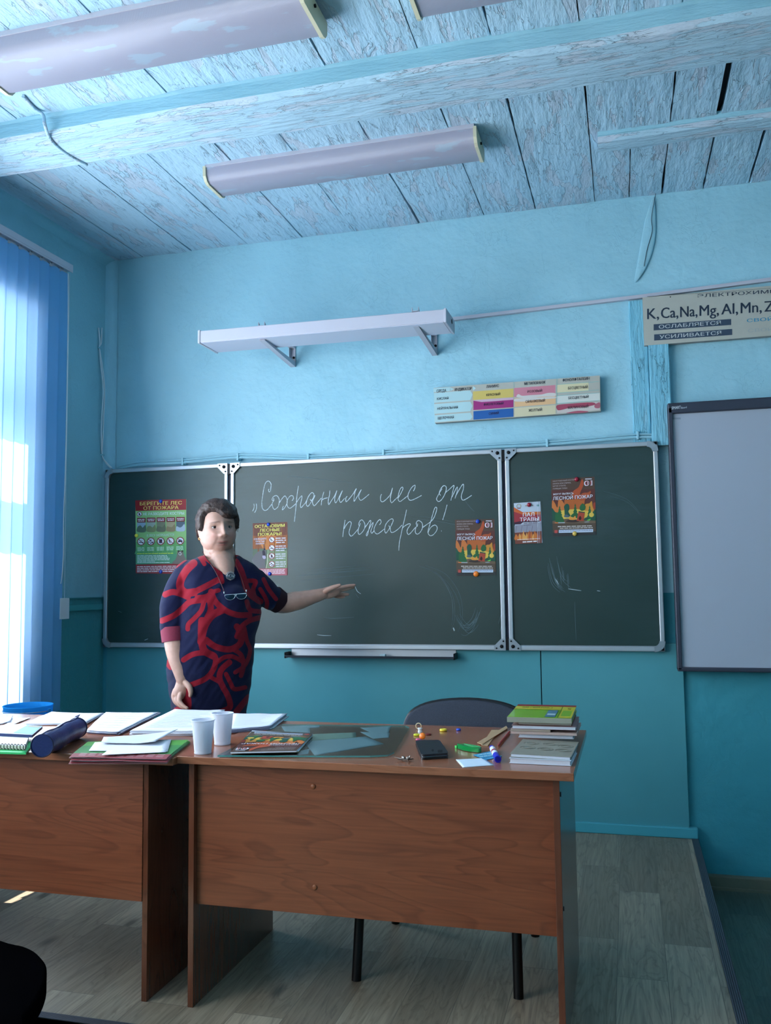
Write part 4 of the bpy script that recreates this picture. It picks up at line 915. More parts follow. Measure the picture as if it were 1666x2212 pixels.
# leaflet
mb = MB(); P = [at(u, v, 1, -.007) for u, v in ((1110, 1087), (1167, 1083), (1171, 1172.5), (1115, 1174.5))]
for k in range(4): mb.prism([p+Vector((.001*k, .001*k, 0)) for p in (P[0], P[3], P[2], P[1])], (0, .0009, 0), flat(190, 200, 214) if not k else m_paper, m_paper)
F = Flat(mb, 1, -.0073, (0, -1, 0), 1100, 1020, 8.33)
F.poly([(85, 630), (240, 718), (565, 710), (575, 880), (250, 900), (200, 938), (95, 942)], flat(160, 50, 60), 1); F.poly([(85, 630), (240, 718), (260, 770), (88, 710)], flat(204, 96, 48), 2); F.poly([(240, 718), (568, 708), (568, 760), (270, 770)], flat(206, 110, 50), 2); F.poly([(92, 905), (210, 880), (540, 870), (560, 890), (250, 902), (205, 938), (95, 942)], flat(70, 32, 52), 2)
F.poly([(95, 960), (580, 900), (590, 1275), (112, 1292)], flat(148, 146, 160), 1); F.poly([(100, 1090), (585, 1060), (590, 1275), (112, 1292)], flat(120, 66, 54), 2)
rr = random.Random(8)
for k in range(16): x = 115+k*29; h = rr.uniform(50, 150); F.blob([(x-20, 1190), (x+rr.uniform(-10, 10), 1190-h), (x+22, 1190), (x, 1225)], flat(*rr.choice([(206, 116, 52), (226, 160, 84), (176, 84, 48)])), 3)
for k in range(5): x = 120+k*95; F.line([(x, 1080), (x+20, 960)], 6, flat(104, 96, 110), 3)
F.text('ПАЛ', 250, 800, 455, 790, 66, flat(238, 238, 246), 5, .012); F.text('ТРАВЫ', 195, 888, 535, 872, 66, flat(238, 238, 246), 5, .012)
F.words(262, 930, 530, 912, 14, flat(120, 110, 120), 4, 2); F.words(262, 960, 400, 955, 14, flat(120, 110, 120), 4, 4); F.words(150, 1220, 570, 1198, 10, flat(226, 220, 220), 5, 4); F.words(245, 1268, 510, 1252, 22, flat(226, 222, 224), 5, 3)
F.ring(176, 612, 42, 9, flat(176, 160, 110), 3); F.rect(150, 640, 205, 655, flat(140, 60, 60), 4); F.words(290, 612, 440, 604, 16, flat(150, 140, 120), 3, 1); F.circ(520, 598, 20, flat(60, 130, 130), 3)
F.rect(515, 540, 522, 1275, flat(214, 222, 232), 6); F.rect(548, 536, 552, 1275, flat(206, 214, 226), 6)
tag(mb.build('leaflet'), 'small leaflet about grass burning on the right chalkboard panel', 'leaflet')

# ================================================================== DESKS
m_capw = mat('screw_cap_brown', rgb(140, 80, 50), .4)
def desk(label, x0, x1, lx0, lx1, ztop, yf, yb, mod_y, grp='brown teacher desks', back=True):
    r = thing('desk', label, 'desk', ((x0+x1)/2, (yf+yb)/2, ZP), grp); t = .021
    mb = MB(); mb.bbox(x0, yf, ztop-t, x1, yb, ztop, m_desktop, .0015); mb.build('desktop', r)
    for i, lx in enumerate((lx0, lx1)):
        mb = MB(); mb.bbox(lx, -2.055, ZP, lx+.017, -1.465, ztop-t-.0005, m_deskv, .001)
        if i and lx > 2:
            for y, z in ((-2.03, .86), (-2.03, .57), (-1.6, .86)): mb.lathe([(.0065, 0), (.0065, .002)], m_screw, 10, Matrix.Translation((lx+.017, y, z)) @ Matrix.Rotation(math.pi/2, 4, 'Y'))
        mb.build('side_panel', r)
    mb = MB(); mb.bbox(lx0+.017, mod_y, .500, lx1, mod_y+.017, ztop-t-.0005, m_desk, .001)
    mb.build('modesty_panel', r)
    return r
dR = desk('brown laminate desk nearer the whiteboard, holding the cups, glass and books', 1.577, 2.704, 1.603, 2.648, .925, -2.078, -1.385, -2.036)
for u, v in ((677, 1699), (680, 1917)):
    p = at(u, v, 1, -2.0365); mb = MB(); mb.lathe([(.0075, 0), (.0075, .001), (.005, .0025), (.0008, .003)], m_capw, 14, Matrix.Translation(p) @ Matrix.Rotation(math.pi/2, 4, 'X')); mb.build('screw_cap', dR)
dL = desk('brown laminate desk by the window, cut off by the left edge', .40, 1.574, .44, 1.455, .922, -2.098, -1.40, -2.058)

# ================================================================== CHAIR BEHIND THE DESK
m_fab = mat('dark_grey_fabric', rgb(62, 66, 76), .95, spec=.1, bump=.8, bscale=500, var=.5, vscale=420)
r = thing('office_chair', 'dark grey fabric chair tucked behind the desk', 'chair', (2.28, -1.5, ZP))
def slab_rounded(mb, outline, th, m, pt):
    """outline [(a,b)] -> pt(a,b,t) maps to world"""
    n = len(outline); vs = []; fs = []
    for t, sc in ((0, .96), (.15, 1.0), (.85, 1.0), (1, .96)):
        cx = sum(a for a, b in outline)/n; cy = sum(b for a, b in outline)/n
        vs += [pt(cx+(a-cx)*sc, cy+(b-cy)*sc, t*th) for a, b in outline]
    for k in range(3):
        for i in range(n): j = (i+1) % n; fs.append((k*n+i, k*n+j, (k+1)*n+j, (k+1)*n+i))
    fs += [list(range(n))[::-1], [3*n+i for i in range(n)]]
    mb.add(vs, fs, m, True)
ol = [(q.x, q.y) for q in cr([(-.225, .0), (-.232, .10), (-.230, .175), (-.205, .235), (-.13, .268), (0, .280), (.13, .268), (.205, .235), (.230, .175), (.232, .10), (.225, .0), (.19, -.05), (.1, -.065), (-.1, -.065), (-.19, -.05)], 4, True)]
cxm = 2.265
bk = lambda a, b, t: Vector((cxm+a, -1.265+.10*b/.3-.5*0.03*(1-(a/.24)**2)*0-t+.03*(1-(a/.24)**2), .705+b))
mb = MB(); slab_rounded(mb, ol, .035, m_fab, bk); mb.build('backrest', r)
mb = MB(); slab_rounded(mb, [(a*1.035, (b-.11)*1.035+.11) for a, b in ol], .012, m_blackpl, lambda a, b, t: bk(a, b, t)+Vector((0, .014, 0))); mb.build('backrest_shell', r)
ol2 = [(q.x, q.y) for q in cr([(-.22, -.19), (-.235, 0), (-.21, .19), (0, .21), (.21, .19), (.235, 0), (.22, -.19), (0, -.23)], 5, True)]
mb = MB(); slab_rounded(mb, ol2, .06, m_fab, lambda a, b, t: Vector((cxm+a, -1.53+b, ZP+.41+t))); mb.build('seat', r)
for sx in (-1, 1):
    mb = MB(); x = cxm+sx*.245
    mb.tube([(x, -1.775, ZP), (cxm+sx*.235, -1.72, ZP+.40)], .0148, m_black, 12); mb.build('leg', r)
    mb = MB(); mb.tube([(x, -1.305, ZP), (cxm+sx*.235, -1.38, ZP+.40)], .0148, m_black, 12); mb.build('leg', r)
    mb = MB(); mb.tube([(cxm+sx*.235, -1.74, ZP+.395), (cxm+sx*.235, -1.33, ZP+.395)], .011, m_black, 8); mb.tube(cr([(cxm+sx*.15, -1.40, ZP+.40), (cxm+sx*.15, -1.27, ZP+.42), (cxm+sx*.15, -1.22, ZP+.52), (cxm+sx*.15, -1.245, ZP+.66)], 4), .01, m_black, 8); mb.build('frame', r)

# black padded chair in the foreground, lower left
r = thing('padded_chair', 'black padded seat corner at the lower left edge', 'chair', (1.1, -2.62, 0))
def seatpt(a, b, t): return Vector((a, b, .405+t))
top = [at(u, v, 2, .46) for u, v in ((20, 2039), (52, 2046), (78, 2058), (95, 2075), (101, 2092), (99, 2116), (88, 2145), (70, 2172), (50, 2200), (20, 2235))]
ol3 = [(q.x, q.y) for q in cr([(p.x, p.y) for p in top]+[(1.30, -2.9), (1.0, -2.92), (.93, -2.7), (.95, -2.4), (1.02, -2.28)], 3, True)]
mb = MB(); slab_rounded(mb, ol3, .06, mat('black_upholstery', rgb(6, 6, 8), 1.0, spec=0.0), seatpt); mb.build('seat', r)
for x, y in ((1.02, -2.38), (1.30, -2.42), (1.02, -2.82), (1.34, -2.80)):
    mb = MB(); mb.tube([(x, y, 0), (x, y, .41)], .012, m_black, 8); mb.build('leg', r)

# ================================================================== BUCKET ON A STOOL
r = thing('wooden_stool', 'plain wooden stool holding the blue bucket by the window', 'stool', (.26, -1.0, ZP))
mb = MB(); mb.bbox(.11, -1.15, .60, .41, -.85, .625, m_desktop, .004); mb.build('seat', r)
for sx in (-1, 1):
    for sy in (-1, 1): mb = MB(); mb.tube([(.26+sx*.13, -1.0+sy*.13, ZP), (.26+sx*.11, -1.0+sy*.11, .60)], .014, m_deskv, 8); mb.build('leg', r)
bc = at(61, 1524, 1, -1.0); rz = bc.z; bc.z = .626
r = thing('bucket', 'translucent blue plastic bucket in front of the blind', 'bucket', bc)
rad = .103; h = rz-.626
mb = MB(); T = Matrix.Translation(bc)
mb.lathe([(.0, .0), (rad*.74, .0), (rad*.76, .006), (rad*.955, h-.035), (rad*1.0, h-.034), (rad*1.01, h-.002), (rad*1.04, h), (rad*1.03, h+.003), (rad*.975, h+.002), (rad*.95, h-.03), (rad*.73, .008), (0, .006)], m_bucket, 40, T, cap=False); mb.build('body', r)
mb = MB(); hb = [bc+Vector((rad*1.05*math.cos(a), rad*1.03*math.sin(a)*.99, h-.02-.055*math.sin(max(0, min(math.pi, (a+math.pi))))*1.0)) for a in [math.pi+k*math.pi/16 for k in range(17)]]
mb.tube(hb, .002, m_alu, 6); mb.build('handle', r)
for sx in (-1, 1): mb = MB(); p = bc+Vector((sx*rad*1.04, 0, h-.02)); mb.bbox(p.x-.006, p.y-.01, p.z-.012, p.x+.006, p.y+.01, p.z+.01, m_bucket, .003); mb.build('handle_ear', r)

# ================================================================== THINGS ON THE DESKS
ZD, ZE = .9255, .9225
def qpaper(name, label, cat, corners, z, th=.0008, m=None, edge=None, lines=0, grp=None, curl=0.0, seed=0, layers=1, lift=None):
    """sheet or stack lying on the desk; corners in order around, photo pixels"""
    m = m or m_paper; mb = MB(); P = [at(u, v, 2, z) for u, v in corners]; rr = random.Random(seed)
    for k in range(layers):
        o = Vector((rr.uniform(-1, 1)*.006, rr.uniform(-1, 1)*.006, 0)) if k else Vector((0, 0, 0)); t = th/layers
        Q = [p+o+Vector((0, 0, th-t*(k+1))) for p in P]; n = 10; vs = []; fs = []
        for s in (0, 1):
            for j in range(n+1):
                for i in range(n+1):
                    a, b = i/n, j/n; q = (Q[0]*(1-a)+Q[1]*a)*(1-b)+(Q[3]*(1-a)+Q[2]*a)*b
                    c = curl*(max(0, a-.6)**2*4+max(0, .25-a)**2*3)*(1 if k == 0 else .6)+(.0025 if curl else 0)*max(0, mnoise.noise(Vector((a*3+seed, b*3, 1))))
                    if lift: c += lift(a, b)
                    vs.append(q+Vector((0, 0, c+(t*.92 if s else 0))))
        M1 = (n+1)*(n+1)
        for j in range(n):
            for i in range(n): a = j*(n+1)+i; fs += [(a+M1, a+M1+1, a+M1+n+2, a+M1+n+1), (a, a+n+1, a+n+2, a+1)]
        ed = [i for i in range(n+1)]+[j*(n+1)+n for j in range(1, n+1)]+[n*(n+1)+i for i in range(n-1, -1, -1)]+[j*(n+1) for j in range(n-1, 0, -1)]
        mb.add(vs, fs, m, True); o0 = len(mb.v)-len(vs); ke = mb.mi(edge or m)
        for i in range(len(ed)):
            a, b = ed[i], ed[(i+1) % len(ed)]; mb.f.append([o0+a, o0+b, o0+M1+b, o0+M1+a]); mb.m.append(ke); mb.smooth.append(False)
    up = Vector((0, 0, 1))
    if lines:
        for k in range(lines):
            b = .12+.8*k/lines; a0 = .1; a1 = rr.uniform(.6, .92)
            def S(a, b):
                c = curl*(max(0, a-.6)**2*4+max(0, .25-a)**2*3); q = (P[0]*(1-a)+P[1]*a)*(1-b)+(P[3]*(1-a)+P[2]*a)*b
                if lift: c += lift(a, b)
                return q+Vector((0, 0, th+c+.0032 if curl else th+c+.0003))
            N_ = 6; vs = []
            for bb in (b, b+.012):
                for i in range(N_+1): vs.append(S(a0+(a1-a0)*i/N_, bb))
            mb.add(vs, [(i, i+1, N_+2+i, N_+1+i) for i in range(N_)], m_grid)
    return tag(mb.build(name), label, cat, grp)
# left desk
qpaper('paper_stack', 'stack of white sheets behind the navy pencil case', 'paper', ((112, 1541), (224, 1545), (186, 1566), (52, 1567)), ZE, .006, edge=m_paper2, curl=.006, lines=9, layers=4, seed=1, grp='white sheets on the desks')
qpaper('paper_stack', 'stack of white sheets between the pencil case and the woman', 'paper', ((229, 1543.5), (344, 1544.5), (257, 1588), (188, 1584)), ZE, .009, edge=flat(70, 80, 120), curl=.004, lines=7, layers=5, seed=2, grp='white sheets on the desks')
qpaper('paper_stack', 'wide pile of printed sheets behind the two cups', 'paper', ((378, 1541), (486, 1544), (455, 1590), (282, 1589)), ZE, .016, edge=m_paper2, curl=.006, lines=12, layers=7, seed=3, grp='white sheets on the desks')
qpaper('paper_stack', 'pile of printed sheets on the right of the two cups', 'paper', ((502, 1548), (621, 1549), (586, 1576), (492, 1584)), ZD, .012, edge=flat(110, 116, 150), lines=9, layers=5, seed=4, grp='white sheets on the desks', curl=.003)
qpaper('loose_sheet', 'grey paper sheet at the far left end of the desk', 'paper', ((-20, 1552), (28, 1550), (22, 1562), (-30, 1570)), ZE, .003, m=m_paper2, curl=.01, seed=8)
qpaper('loose_sheet', 'white sheet lying left of the blue magazine', 'paper', ((25, 1553), (66, 1552), (40, 1562), (8, 1572)), ZE, .002, curl=.003, seed=9)
m_green = mat('green_book', rgb(60, 190, 110), .35)
qpaper('exercise_book', 'green-covered book at the bottom of the left-hand pile', 'book', ((-30, 1598), (74, 1606), (56, 1630), (-60, 1627)), ZE, .006, m=m_green, edge=m_green)
mb = MB(); P = [at(u, v, 2, ZE+.007) for u, v in ((-30, 1594), (62, 1600), (54, 1620), (-50, 1616))]
mb.prism(P[::-1], (0, 0, .012), m_paper, mat('page_edges', rgb(214, 208, 200), .8, var=.2, vscale=400))
for k in range(16):
    q = P[3].lerp(P[2], k/15)+Vector((0, -.002, .009)); c = [q+Vector((0, .006*math.cos(a), .007*math.sin(a)*1.1)) for a in [j*math.pi/5 for j in range(10)]]; mb.tube(c, .0012, m_black, 5, closed=True)
tag(mb.build('spiral_notebook'), 'spiral-bound white notebook in the pile beside the pencil case', 'notebook')
mb = MB(); P = [at(u, v, 2, ZE+.030) for u, v in ((15, 1562), (92, 1568), (70, 1586.5), (-25, 1582))]; P = [p for p in P]
mb.prism([p-Vector((0, 0, .010)) for p in P[::-1]], (0, 0, .009), flat(190, 206, 222), flat(30, 46, 86))
F = Flat(mb, 2, ZE+.0296, (0, 0, 1)); F.poly([(60, 1566), (90, 1568.3), (70, 1585.5), (28, 1583)], flat(80, 160, 196), 1); F.poly([(64, 1567), (88, 1568.5), (84, 1572), (58, 1570)], flat(120, 110, 90), 2)
tag(mb.build('magazine'), 'blue and white magazine on top of the pile beside the pencil case', 'magazine')
# pencil case
a = at(91, 1611, 2, ZE+.034); b = at(167, 1572, 2, ZE+.034)
r = thing('pencil_case', 'navy blue tube-shaped pencil case on the left desk', 'pencil case', (a.x, a.y, ZE))
mb = MB(); rr = .0325; d = (b-a).normalized(); n = 14; pts = [a+(b-a)*i/n+Vector((0, 0, .002*math.sin(i*.9))) for i in range(n+1)]
mb.tube(pts, [rr*(1+.03*math.sin(i*1.7)) for i in range(n+1)], m_navy, 28); mb.build('body', r)
for q0, q1 in ((a-d*.0004, a+d*.003), (b-d*.003, b+d*.0004)):
    mb = MB(); mb.tube([q0+Vector((math.cos(t)*-d.y, math.cos(t)*d.x, math.sin(t)))*rr*1.0 for t in [k*2*math.pi/30 for k in range(30)]], .0018, mat('navy_piping', rgb(18, 28, 66), .5), 6, closed=True); mb.build('piping', r)
mb = MB(); mb.tube([p+Vector((0, 0, rr*1.0)) for p in pts], .003, m_navy, 8); pz = b+Vector((0, 0, rr)); mb.prism([pz, pz+Vector((-.012, .0, .003)), pz+Vector((.004, .004, .010))], (0, .006, 0), m_navy); mb.build('zipper', r)
# brochures hanging over the desk edge
mb = MB(); rr_ = random.Random(3)
for k in range(6):
    dz = ZE+.0008+.0016*k; P = [at(u+rr_.uniform(-2, 4)*(k < 5), v+rr_.uniform(-1, 1.5)*(k < 5), 2, ZE+.004) for u, v in ((190, 1606), (408, 1602), (358, 1643), (150, 1637))]
    P = [Vector((p.x, p.y, dz)) for p in P]; n = 10; vs = []; fs = []
    for s in (0, 1):
        for j in range(n+1):
            for i in range(5):
                q = (P[0].lerp(P[1], i/4)).lerp(P[3].lerp(P[2], i/4), j/n); droop = max(0, -2.10-q.y)*(.05+.022*(5-k))
                vs.append(q+Vector((0, 0, -droop+(.0007 if s else 0)+.003*max(0, mnoise.noise(Vector((i*.7, j*.3, k)))))))
    M1 = 5*(n+1)
    for s in (0, 1):
        for j in range(n):
            for i in range(4):
                q = j*5+i+s*M1; mm = flat(140, 62, 70) if j >= 8 else (flat(50, 126, 66) if j > 2 else flat(78, 150, 60))
                mb.add([vs[q], vs[q+1], vs[q+6], vs[q+5]] if s else [vs[q], vs[q+5], vs[q+6], vs[q+1]], [(0, 1, 2, 3)], mm if s else m_paper)
    if k == 5:
        for q in range(3):
            for w in range(9):
                i0 = .3+w*.4; j = 8.2+q*.5; A_ = vs[int(j)*5+M1+min(3, int(i0))]; B_ = vs[int(j)*5+M1+min(3, int(i0))+1]; t = i0-int(i0); C_ = A_.lerp(B_, t); D_ = vs[int(j)*5+5+M1+min(3, int(i0))].lerp(vs[int(j)*5+5+M1+min(3, int(i0))+1], t); E_ = C_.lerp(D_, j-int(j))+Vector((0, 0, .0008))
                mb.add([E_, E_+Vector((.022, 0, 0)), E_+Vector((.022, .0035, .0002)), E_+Vector((0, .0035, .0002))], [(0, 1, 2, 3)], flat(206, 170, 176))
tag(mb.build('brochure_stack'), 'green and dark red brochures hanging over the front desk edge', 'brochure')
qpaper('folded_sheet', 'curled white sheet lying on the green brochures, topmost', 'paper', ((224, 1594), (384, 1581), (336, 1607), (219, 1605)), ZE+.018, .0012, curl=.012, seed=12, m=m_paper2, edge=m_paper)
qpaper('folded_sheet', 'white sheet under the curled one on the brochures', 'paper', ((205, 1604), (370, 1598), (362, 1624), (192, 1622)), ZE+.012, .0012, seed=13, m=m_paper, lines=0)
qpaper('folded_sheet', 'small white slip at the front of the brochures', 'paper', ((232, 1622), (362, 1617), (358, 1625), (220, 1631)), ZE+.0135, .0006, seed=14)
# cups
def cup(u, v, vt, label, lean=0.0):
    p = at(u, v, 2, ZD); rb = .0245; rt = .0325; k = (p-CAM).dot(CF); h = (v-vt)/F_PX*k*1.0
    r = thing('plastic_cup', label, 'cup', p, 'disposable cups')
    mb = MB(); T = Matrix.Translation(p+Vector((0, rb, 0)))
    prof = [(.0, .0), (rb, 0), (rb+.001, .004)]
    for i in range(12): t = i/11; prof.append((rb+(rt-rb)*t+(.0004 if i % 2 else 0), .006+(h-.012)*t))
    prof += [(rt+.001, h-.004), (rt+.0005, h-.004), (rt-.001, h-.006), (rb-.001, .004), (0, .003)]
    mb.lathe(prof, m_cup, 40, T, cap=False); mb.build('body', r)
    mb = MB(); mb.tube([p+Vector((0, rb, h-.003))+Vector((math.cos(a), math.sin(a), 0))*(rt+.001) for a in [i*2*math.pi/36 for i in range(36)]], .0015, m_cup, 8, closed=True); mb.build('rim', r)
cup(430, 1631, 1557, 'white plastic cup nearer the front, left of the pair')
cup(473, 1611, 1542, 'white plastic cup standing behind, right of the pair')
# glass plate
top = [(470, 1633), (508, 1633), (700, 1634), (800, 1634), (838, 1632), (852, 1626), (868, 1602), (882, 1578), (884, 1572), (876, 1568.5), (800, 1568), (700, 1566.5), (610, 1565.5), (575, 1580)]
P = [at(u, v, 2, ZD+.004) for u, v in top]; mb = MB()
mb.prism([p-Vector((0, 0, .0025)) for p in P[::-1]], (0, 0, .0045), m_glass, m_glassedge)
tag(mb.build('glass_plate'), 'sheet of glass with green edges lying on the desk', 'glass plate')
m_under = mat('paper_blue_grey', rgb(196, 212, 226), .8)
for k, (cs, lb_) in enumerate(((((608, 1569), (690, 1566.5), (690, 1571), (612, 1576)), 'paper strip under the glass at its back left'), (((612, 1575), (670, 1572), (670, 1583), (615, 1580)), 'small paper under the glass behind the magazine'),
      (((672, 1586), (769, 1582), (770, 1593), (660, 1601)), 'pale paper under the middle of the glass'), (((655, 1600), (790, 1591), (830, 1607), (790, 1616), (680, 1632)), None), (((640, 1624), (670, 1617), (666, 1628), (645, 1631)), 'narrow slip under the glass by the magazine front'),
      (((778, 1572), (845, 1569), (838, 1585), (800, 1582)), 'fan of written slips under the glass, back one'), (((778, 1581), (842, 1583), (840, 1593), (806, 1596)), 'fan of written slips under the glass, front one'))):
    if len(cs) == 5: cs = cs[:1]+cs[1:3]+cs[4:]; lb_ = 'largest blue-grey sheet under the glass'
    qpaper('paper_slip', lb_, 'paper', cs, ZD+.0001+.00012*(k % 3), .00012, m=m_under if k != 2 else mat('paper_pale_green', rgb(200, 212, 196), .8), grp='papers under the glass')
# magazines on glass: print of the fire poster lying upside down
P0 = [(512, 1632), (652, 1625), (678, 1586), (541, 1578)]
mb = MB(); Q = [at(u, v, 2, ZD+.0065) for u, v in ((500, 1626), (645, 1625), (677, 1588), (545, 1580))]; mb.prism(Q[::-1], (0, 0, .003), m_paper2, mat('page_edges_buff', rgb(190, 176, 150), .8))
tag(mb.build('magazine'), 'pale magazine under the orange poster on the glass', 'magazine')
fp = fire_poster([(640, 1622), (498, 1625), (543, 1581), (676, 1586)], 'orange fire poster lying upside down on the desk glass', None, y=ZD+.0135, ax=2, out=(0, 0, 1), name='poster', grp=None, th=(0, 0, -.0035))
# small things on the right
ring_m = mat('ring_magnet_yellow', rgb(226, 206, 50), .3, coat=.3)
def disc(name, label, u, v, rad, h, m, cat='magnet', hole=False, grp='round magnets on the desk'):
    p = at(u, v, 2, ZD); mb = MB(); T = Matrix.Translation(p)
    prof = [(rad*.92, 0), (rad, h*.25), (rad, h*.6), (rad*.85, h*.9), (rad*.5, h), (rad*.4, h*(.8 if hole else 1)), (.0005, h*(.8 if hole else 1))]
    mb.lathe(prof, m, 24, T); return tag(mb.build(name), label, cat, grp)
disc('round_magnet', 'flat yellow magnet near the back of the desk', 958, 1579, .0125, .008, ring_m, hole=True)
disc('round_magnet', 'small blue magnet near the back of the desk', 991, 1578, .008, .007, m_mb)
disc('round_magnet', 'pink magnet in front of the yellow and white ones', 904, 1599, .0085, .006, mat('magnet_pink', rgb(214, 90, 140), .3, coat=.3))
disc('round_magnet', 'yellow-green magnet at the left of the little cluster', 901, 1589, .0115, .006, mat('magnet_lime', rgb(214, 214, 40), .3, coat=.3))
disc('round_magnet', 'dark red magnet right of the little cluster', 925, 1587, .0105, .004, mat('magnet_dark_red', rgb(110, 30, 30), .4))
p = at(907, 1585, 2, ZD); mb = MB(); mb.lathe([(.0085, .004), (.0075, .006), (.006, .013), (.0085, .016), (.0085, .0175), (.0005, .0178)], m_plastic, 20, Matrix.Translation(p+Vector((0, .006, 0)))); mb.lathe([(.006, 0), (.006, .005)], m_plastic, 16, Matrix.Translation(p+Vector((0, .006, 0)))); tag(mb.build('pushpin_magnet'), 'white spool-shaped magnet in the little cluster', 'magnet')
p = at(913, 1590, 2, ZD+.010); mb = MB(); mb.lathe([(.0095, 0), (.0105, .002), (.0095, .005), (.004, .0065), (.0004, .007)], m_mo, 22, Matrix.Translation(p) @ Matrix.Rotation(math.radians(75), 4, 'X')); tag(mb.build('round_magnet'), 'orange magnet standing on its edge in the little cluster', 'magnet')
p = at(904, 1576, 2, ZD); mb = MB(); c = [p+Vector((.0095*math.cos(t), .003*math.sin(t)*0+.004, .011+.0095*math.sin(t))) for t in [k*2*math.pi/24 for k in range(24)]]; mb.tube(c, .0016, mat('ring_cream', rgb(216, 200, 160), .4), 8, closed=True); tag(mb.build('cream_ring'), 'cream ring standing upright behind the magnet cluster', 'ring')
# phone
a = [at(u, v, 2, ZD+.006) for u, v in ((897, 1605), (950, 1604), (970, 1633), (910, 1637))]
r = thing('mobile_phone', 'black mobile phone in a folding case lying on the desk', 'phone', (a[0]+a[2])/2)
def quadslab(name, P, th, m, parent, rnd=.1):
    n = len(P); pts = []
    for i in range(n):
        p, q, s = P[i-1], P[i], P[(i+1) % n]
        for k in range(4): t = k/3; A_ = q.lerp(p, rnd*(1-t)); B_ = q.lerp(s, rnd*t); pts.append(A_.lerp(B_, t))
    mb = MB(); mb.prism(pts[::-1], (0, 0, th), m); return mb.build(name, parent)
quadslab('case_back', [Vector((p.x, p.y, ZD)) for p in a], .006, m_blackpl, r)
quadslab('case_cover', [Vector((p.x, p.y, ZD+.0085))+((a[0]+a[2])/2-p)*.01 for p in a], .006, mat('black_case_leather', rgb(22, 26, 34), .35), r)
quadslab('phone_body', [Vector((p.x, p.y, ZD+.006))+((a[0]+a[2])/2-p)*.06 for p in a], .0025, m_alu2, r)
mb = MB(); F = Flat(mb, 2, ZD+.0147, (0, 0, 1)); F.rect(946, 1620, 956, 1626, flat(8, 8, 10), 1); F.circ(935, 1621, 2.5, flat(8, 8, 10), 1, 12); mb.build('camera_window', r)
# keys
p = at(878, 1641, 2, ZD+.004); r = thing('keys', 'small bunch of metal keys at the front of the desk', 'keys', p); m_key = mat('key_metal', rgb(120, 116, 112), .3, .9)
mb = MB(); mb.tube([p+Vector((.010*math.cos(t), .006*math.sin(t), .002+.004*math.cos(t))) for t in [k*2*math.pi/20 for k in range(20)]], .0009, m_key, 6, closed=True); mb.build('key_ring', r)
for k, (dx, dy, dz) in enumerate(((-.036, .006, .004), (-.024, -.004, .001), (.012, -.004, .012), (.018, .010, .001))):
    mb = MB(); q = p+Vector((dx*.3, dy*.3, 0)); e = p+Vector((dx, dy, dz)); mb.tube([q, e], [.0042, .0018], m_key, 8, flat=.5); mb.tube([q+Vector((0, 0, .003)), q+Vector((.003, 0, .005))], .006, m_key, 10); mb.build('key', r)
# notes, leaflet, tape, glue, sticks, pencil
qpaper('note_paper', 'white note with handwriting at the front of the desk', 'note', ((985, 1641), (1045, 1638), (1068, 1653), (1000, 1658)), ZD, .0006, m=mat('note_white', rgb(206, 222, 236), .8), lines=0)
mb = MB(); P = [at(u, v, 2, ZD+.0004) for u, v in ((1022, 1631), (1060, 1623), (1085, 1634), (1050, 1642))]; mb.prism(P[::-1], (0, 0, .0006), flat(60, 150, 190)); F = Flat(mb, 2, ZD+.0011, (0, 0, 1)); F.words(1032, 1632, 1062, 1627, 1.4, flat(190, 220, 234), 1, 1); F.words(1036, 1636, 1066, 1631, 1.4, flat(190, 220, 234), 1, 2); F.words(1042, 1639, 1070, 1634, 1.2, flat(20, 80, 120), 1, 3)
tag(mb.build('leaflet'), 'small blue leaflet under the tape and glue stick', 'leaflet')
a = at(988, 1617, 2, ZD); b = at(1038, 1626, 2, ZD); d = (b-a).normalized(); nrm = Vector((-d.y, d.x, 0)); L = (b-a).length
r = thing('correction_tape', 'translucent green correction tape roller on the desk', 'correction tape', a); m_ct = mat('green_tape_plastic', rgb(20, 140, 70), .2, coat=.5, alpha=.9)
prof = [(0, 0), (.1, .005), (.22, .012), (.45, .016), (.75, .0155), (.93, .011), (1, .003), (.97, -.006), (.75, -.012), (.4, -.013), (.15, -.006)]
pts = [a+d*(L*q.x)+nrm*q.y for q in cr(prof, 4, True)]; mb = MB(); mb.prism([p+Vector((0, 0, .001)) for p in pts][::-1] if False else [p+Vector((0, 0, .001)) for p in pts], (0, 0, .014), m_ct); ob = mb.build('body', r)
mb = MB(); mb.prism([a+d*(L*x)+nrm*(y*.6)+Vector((0, 0, .0155)) for x, y in prof[2:9]], (0, 0, .0012), mat('green_tape_label', rgb(60, 170, 100), .4)); mb.build('label', r)
mb = MB(); mb.prism([a+nrm*.003, a-d*.010, a-nrm*.003], (0, 0, .008), mat('lime_tip', rgb(90, 220, 110), .3)); mb.build('tip', r)
a = at(1063, 1615, 2, ZD+.0095); b = at(1076, 1640, 2, ZD+.0095); r = thing('glue_stick', 'blue glue stick with a white label lying on the desk', 'glue stick', a-Vector((0, 0, .0095)))
m_gb = mat('glue_blue', rgb(24, 30, 190), .3, coat=.4); d = (b-a)
mb = MB(); mb.tube([a, a+d*.12], .0078, m_gb, 20); mb.build('base_cap', r)
mb = MB(); mb.tube([a+d*.12, a+d*.7], .0085, m_plastic, 20); mb.tube([a+d*.36, a+d*.46], .0087, flat(150, 40, 60), 20); mb.build('label', r)
mb = MB(); mb.tube([a+d*.68, a+d*1.0], .0095, m_gb, 20); mb.tube([a+d*1.0, a+d*1.004], .007, mat('glue_blue_dark', rgb(14, 16, 130), .4), 16); mb.build('cap', r)
m_stick = mat('bare_wood', rgb(176, 146, 112), .7, var=.12, vscale=60)
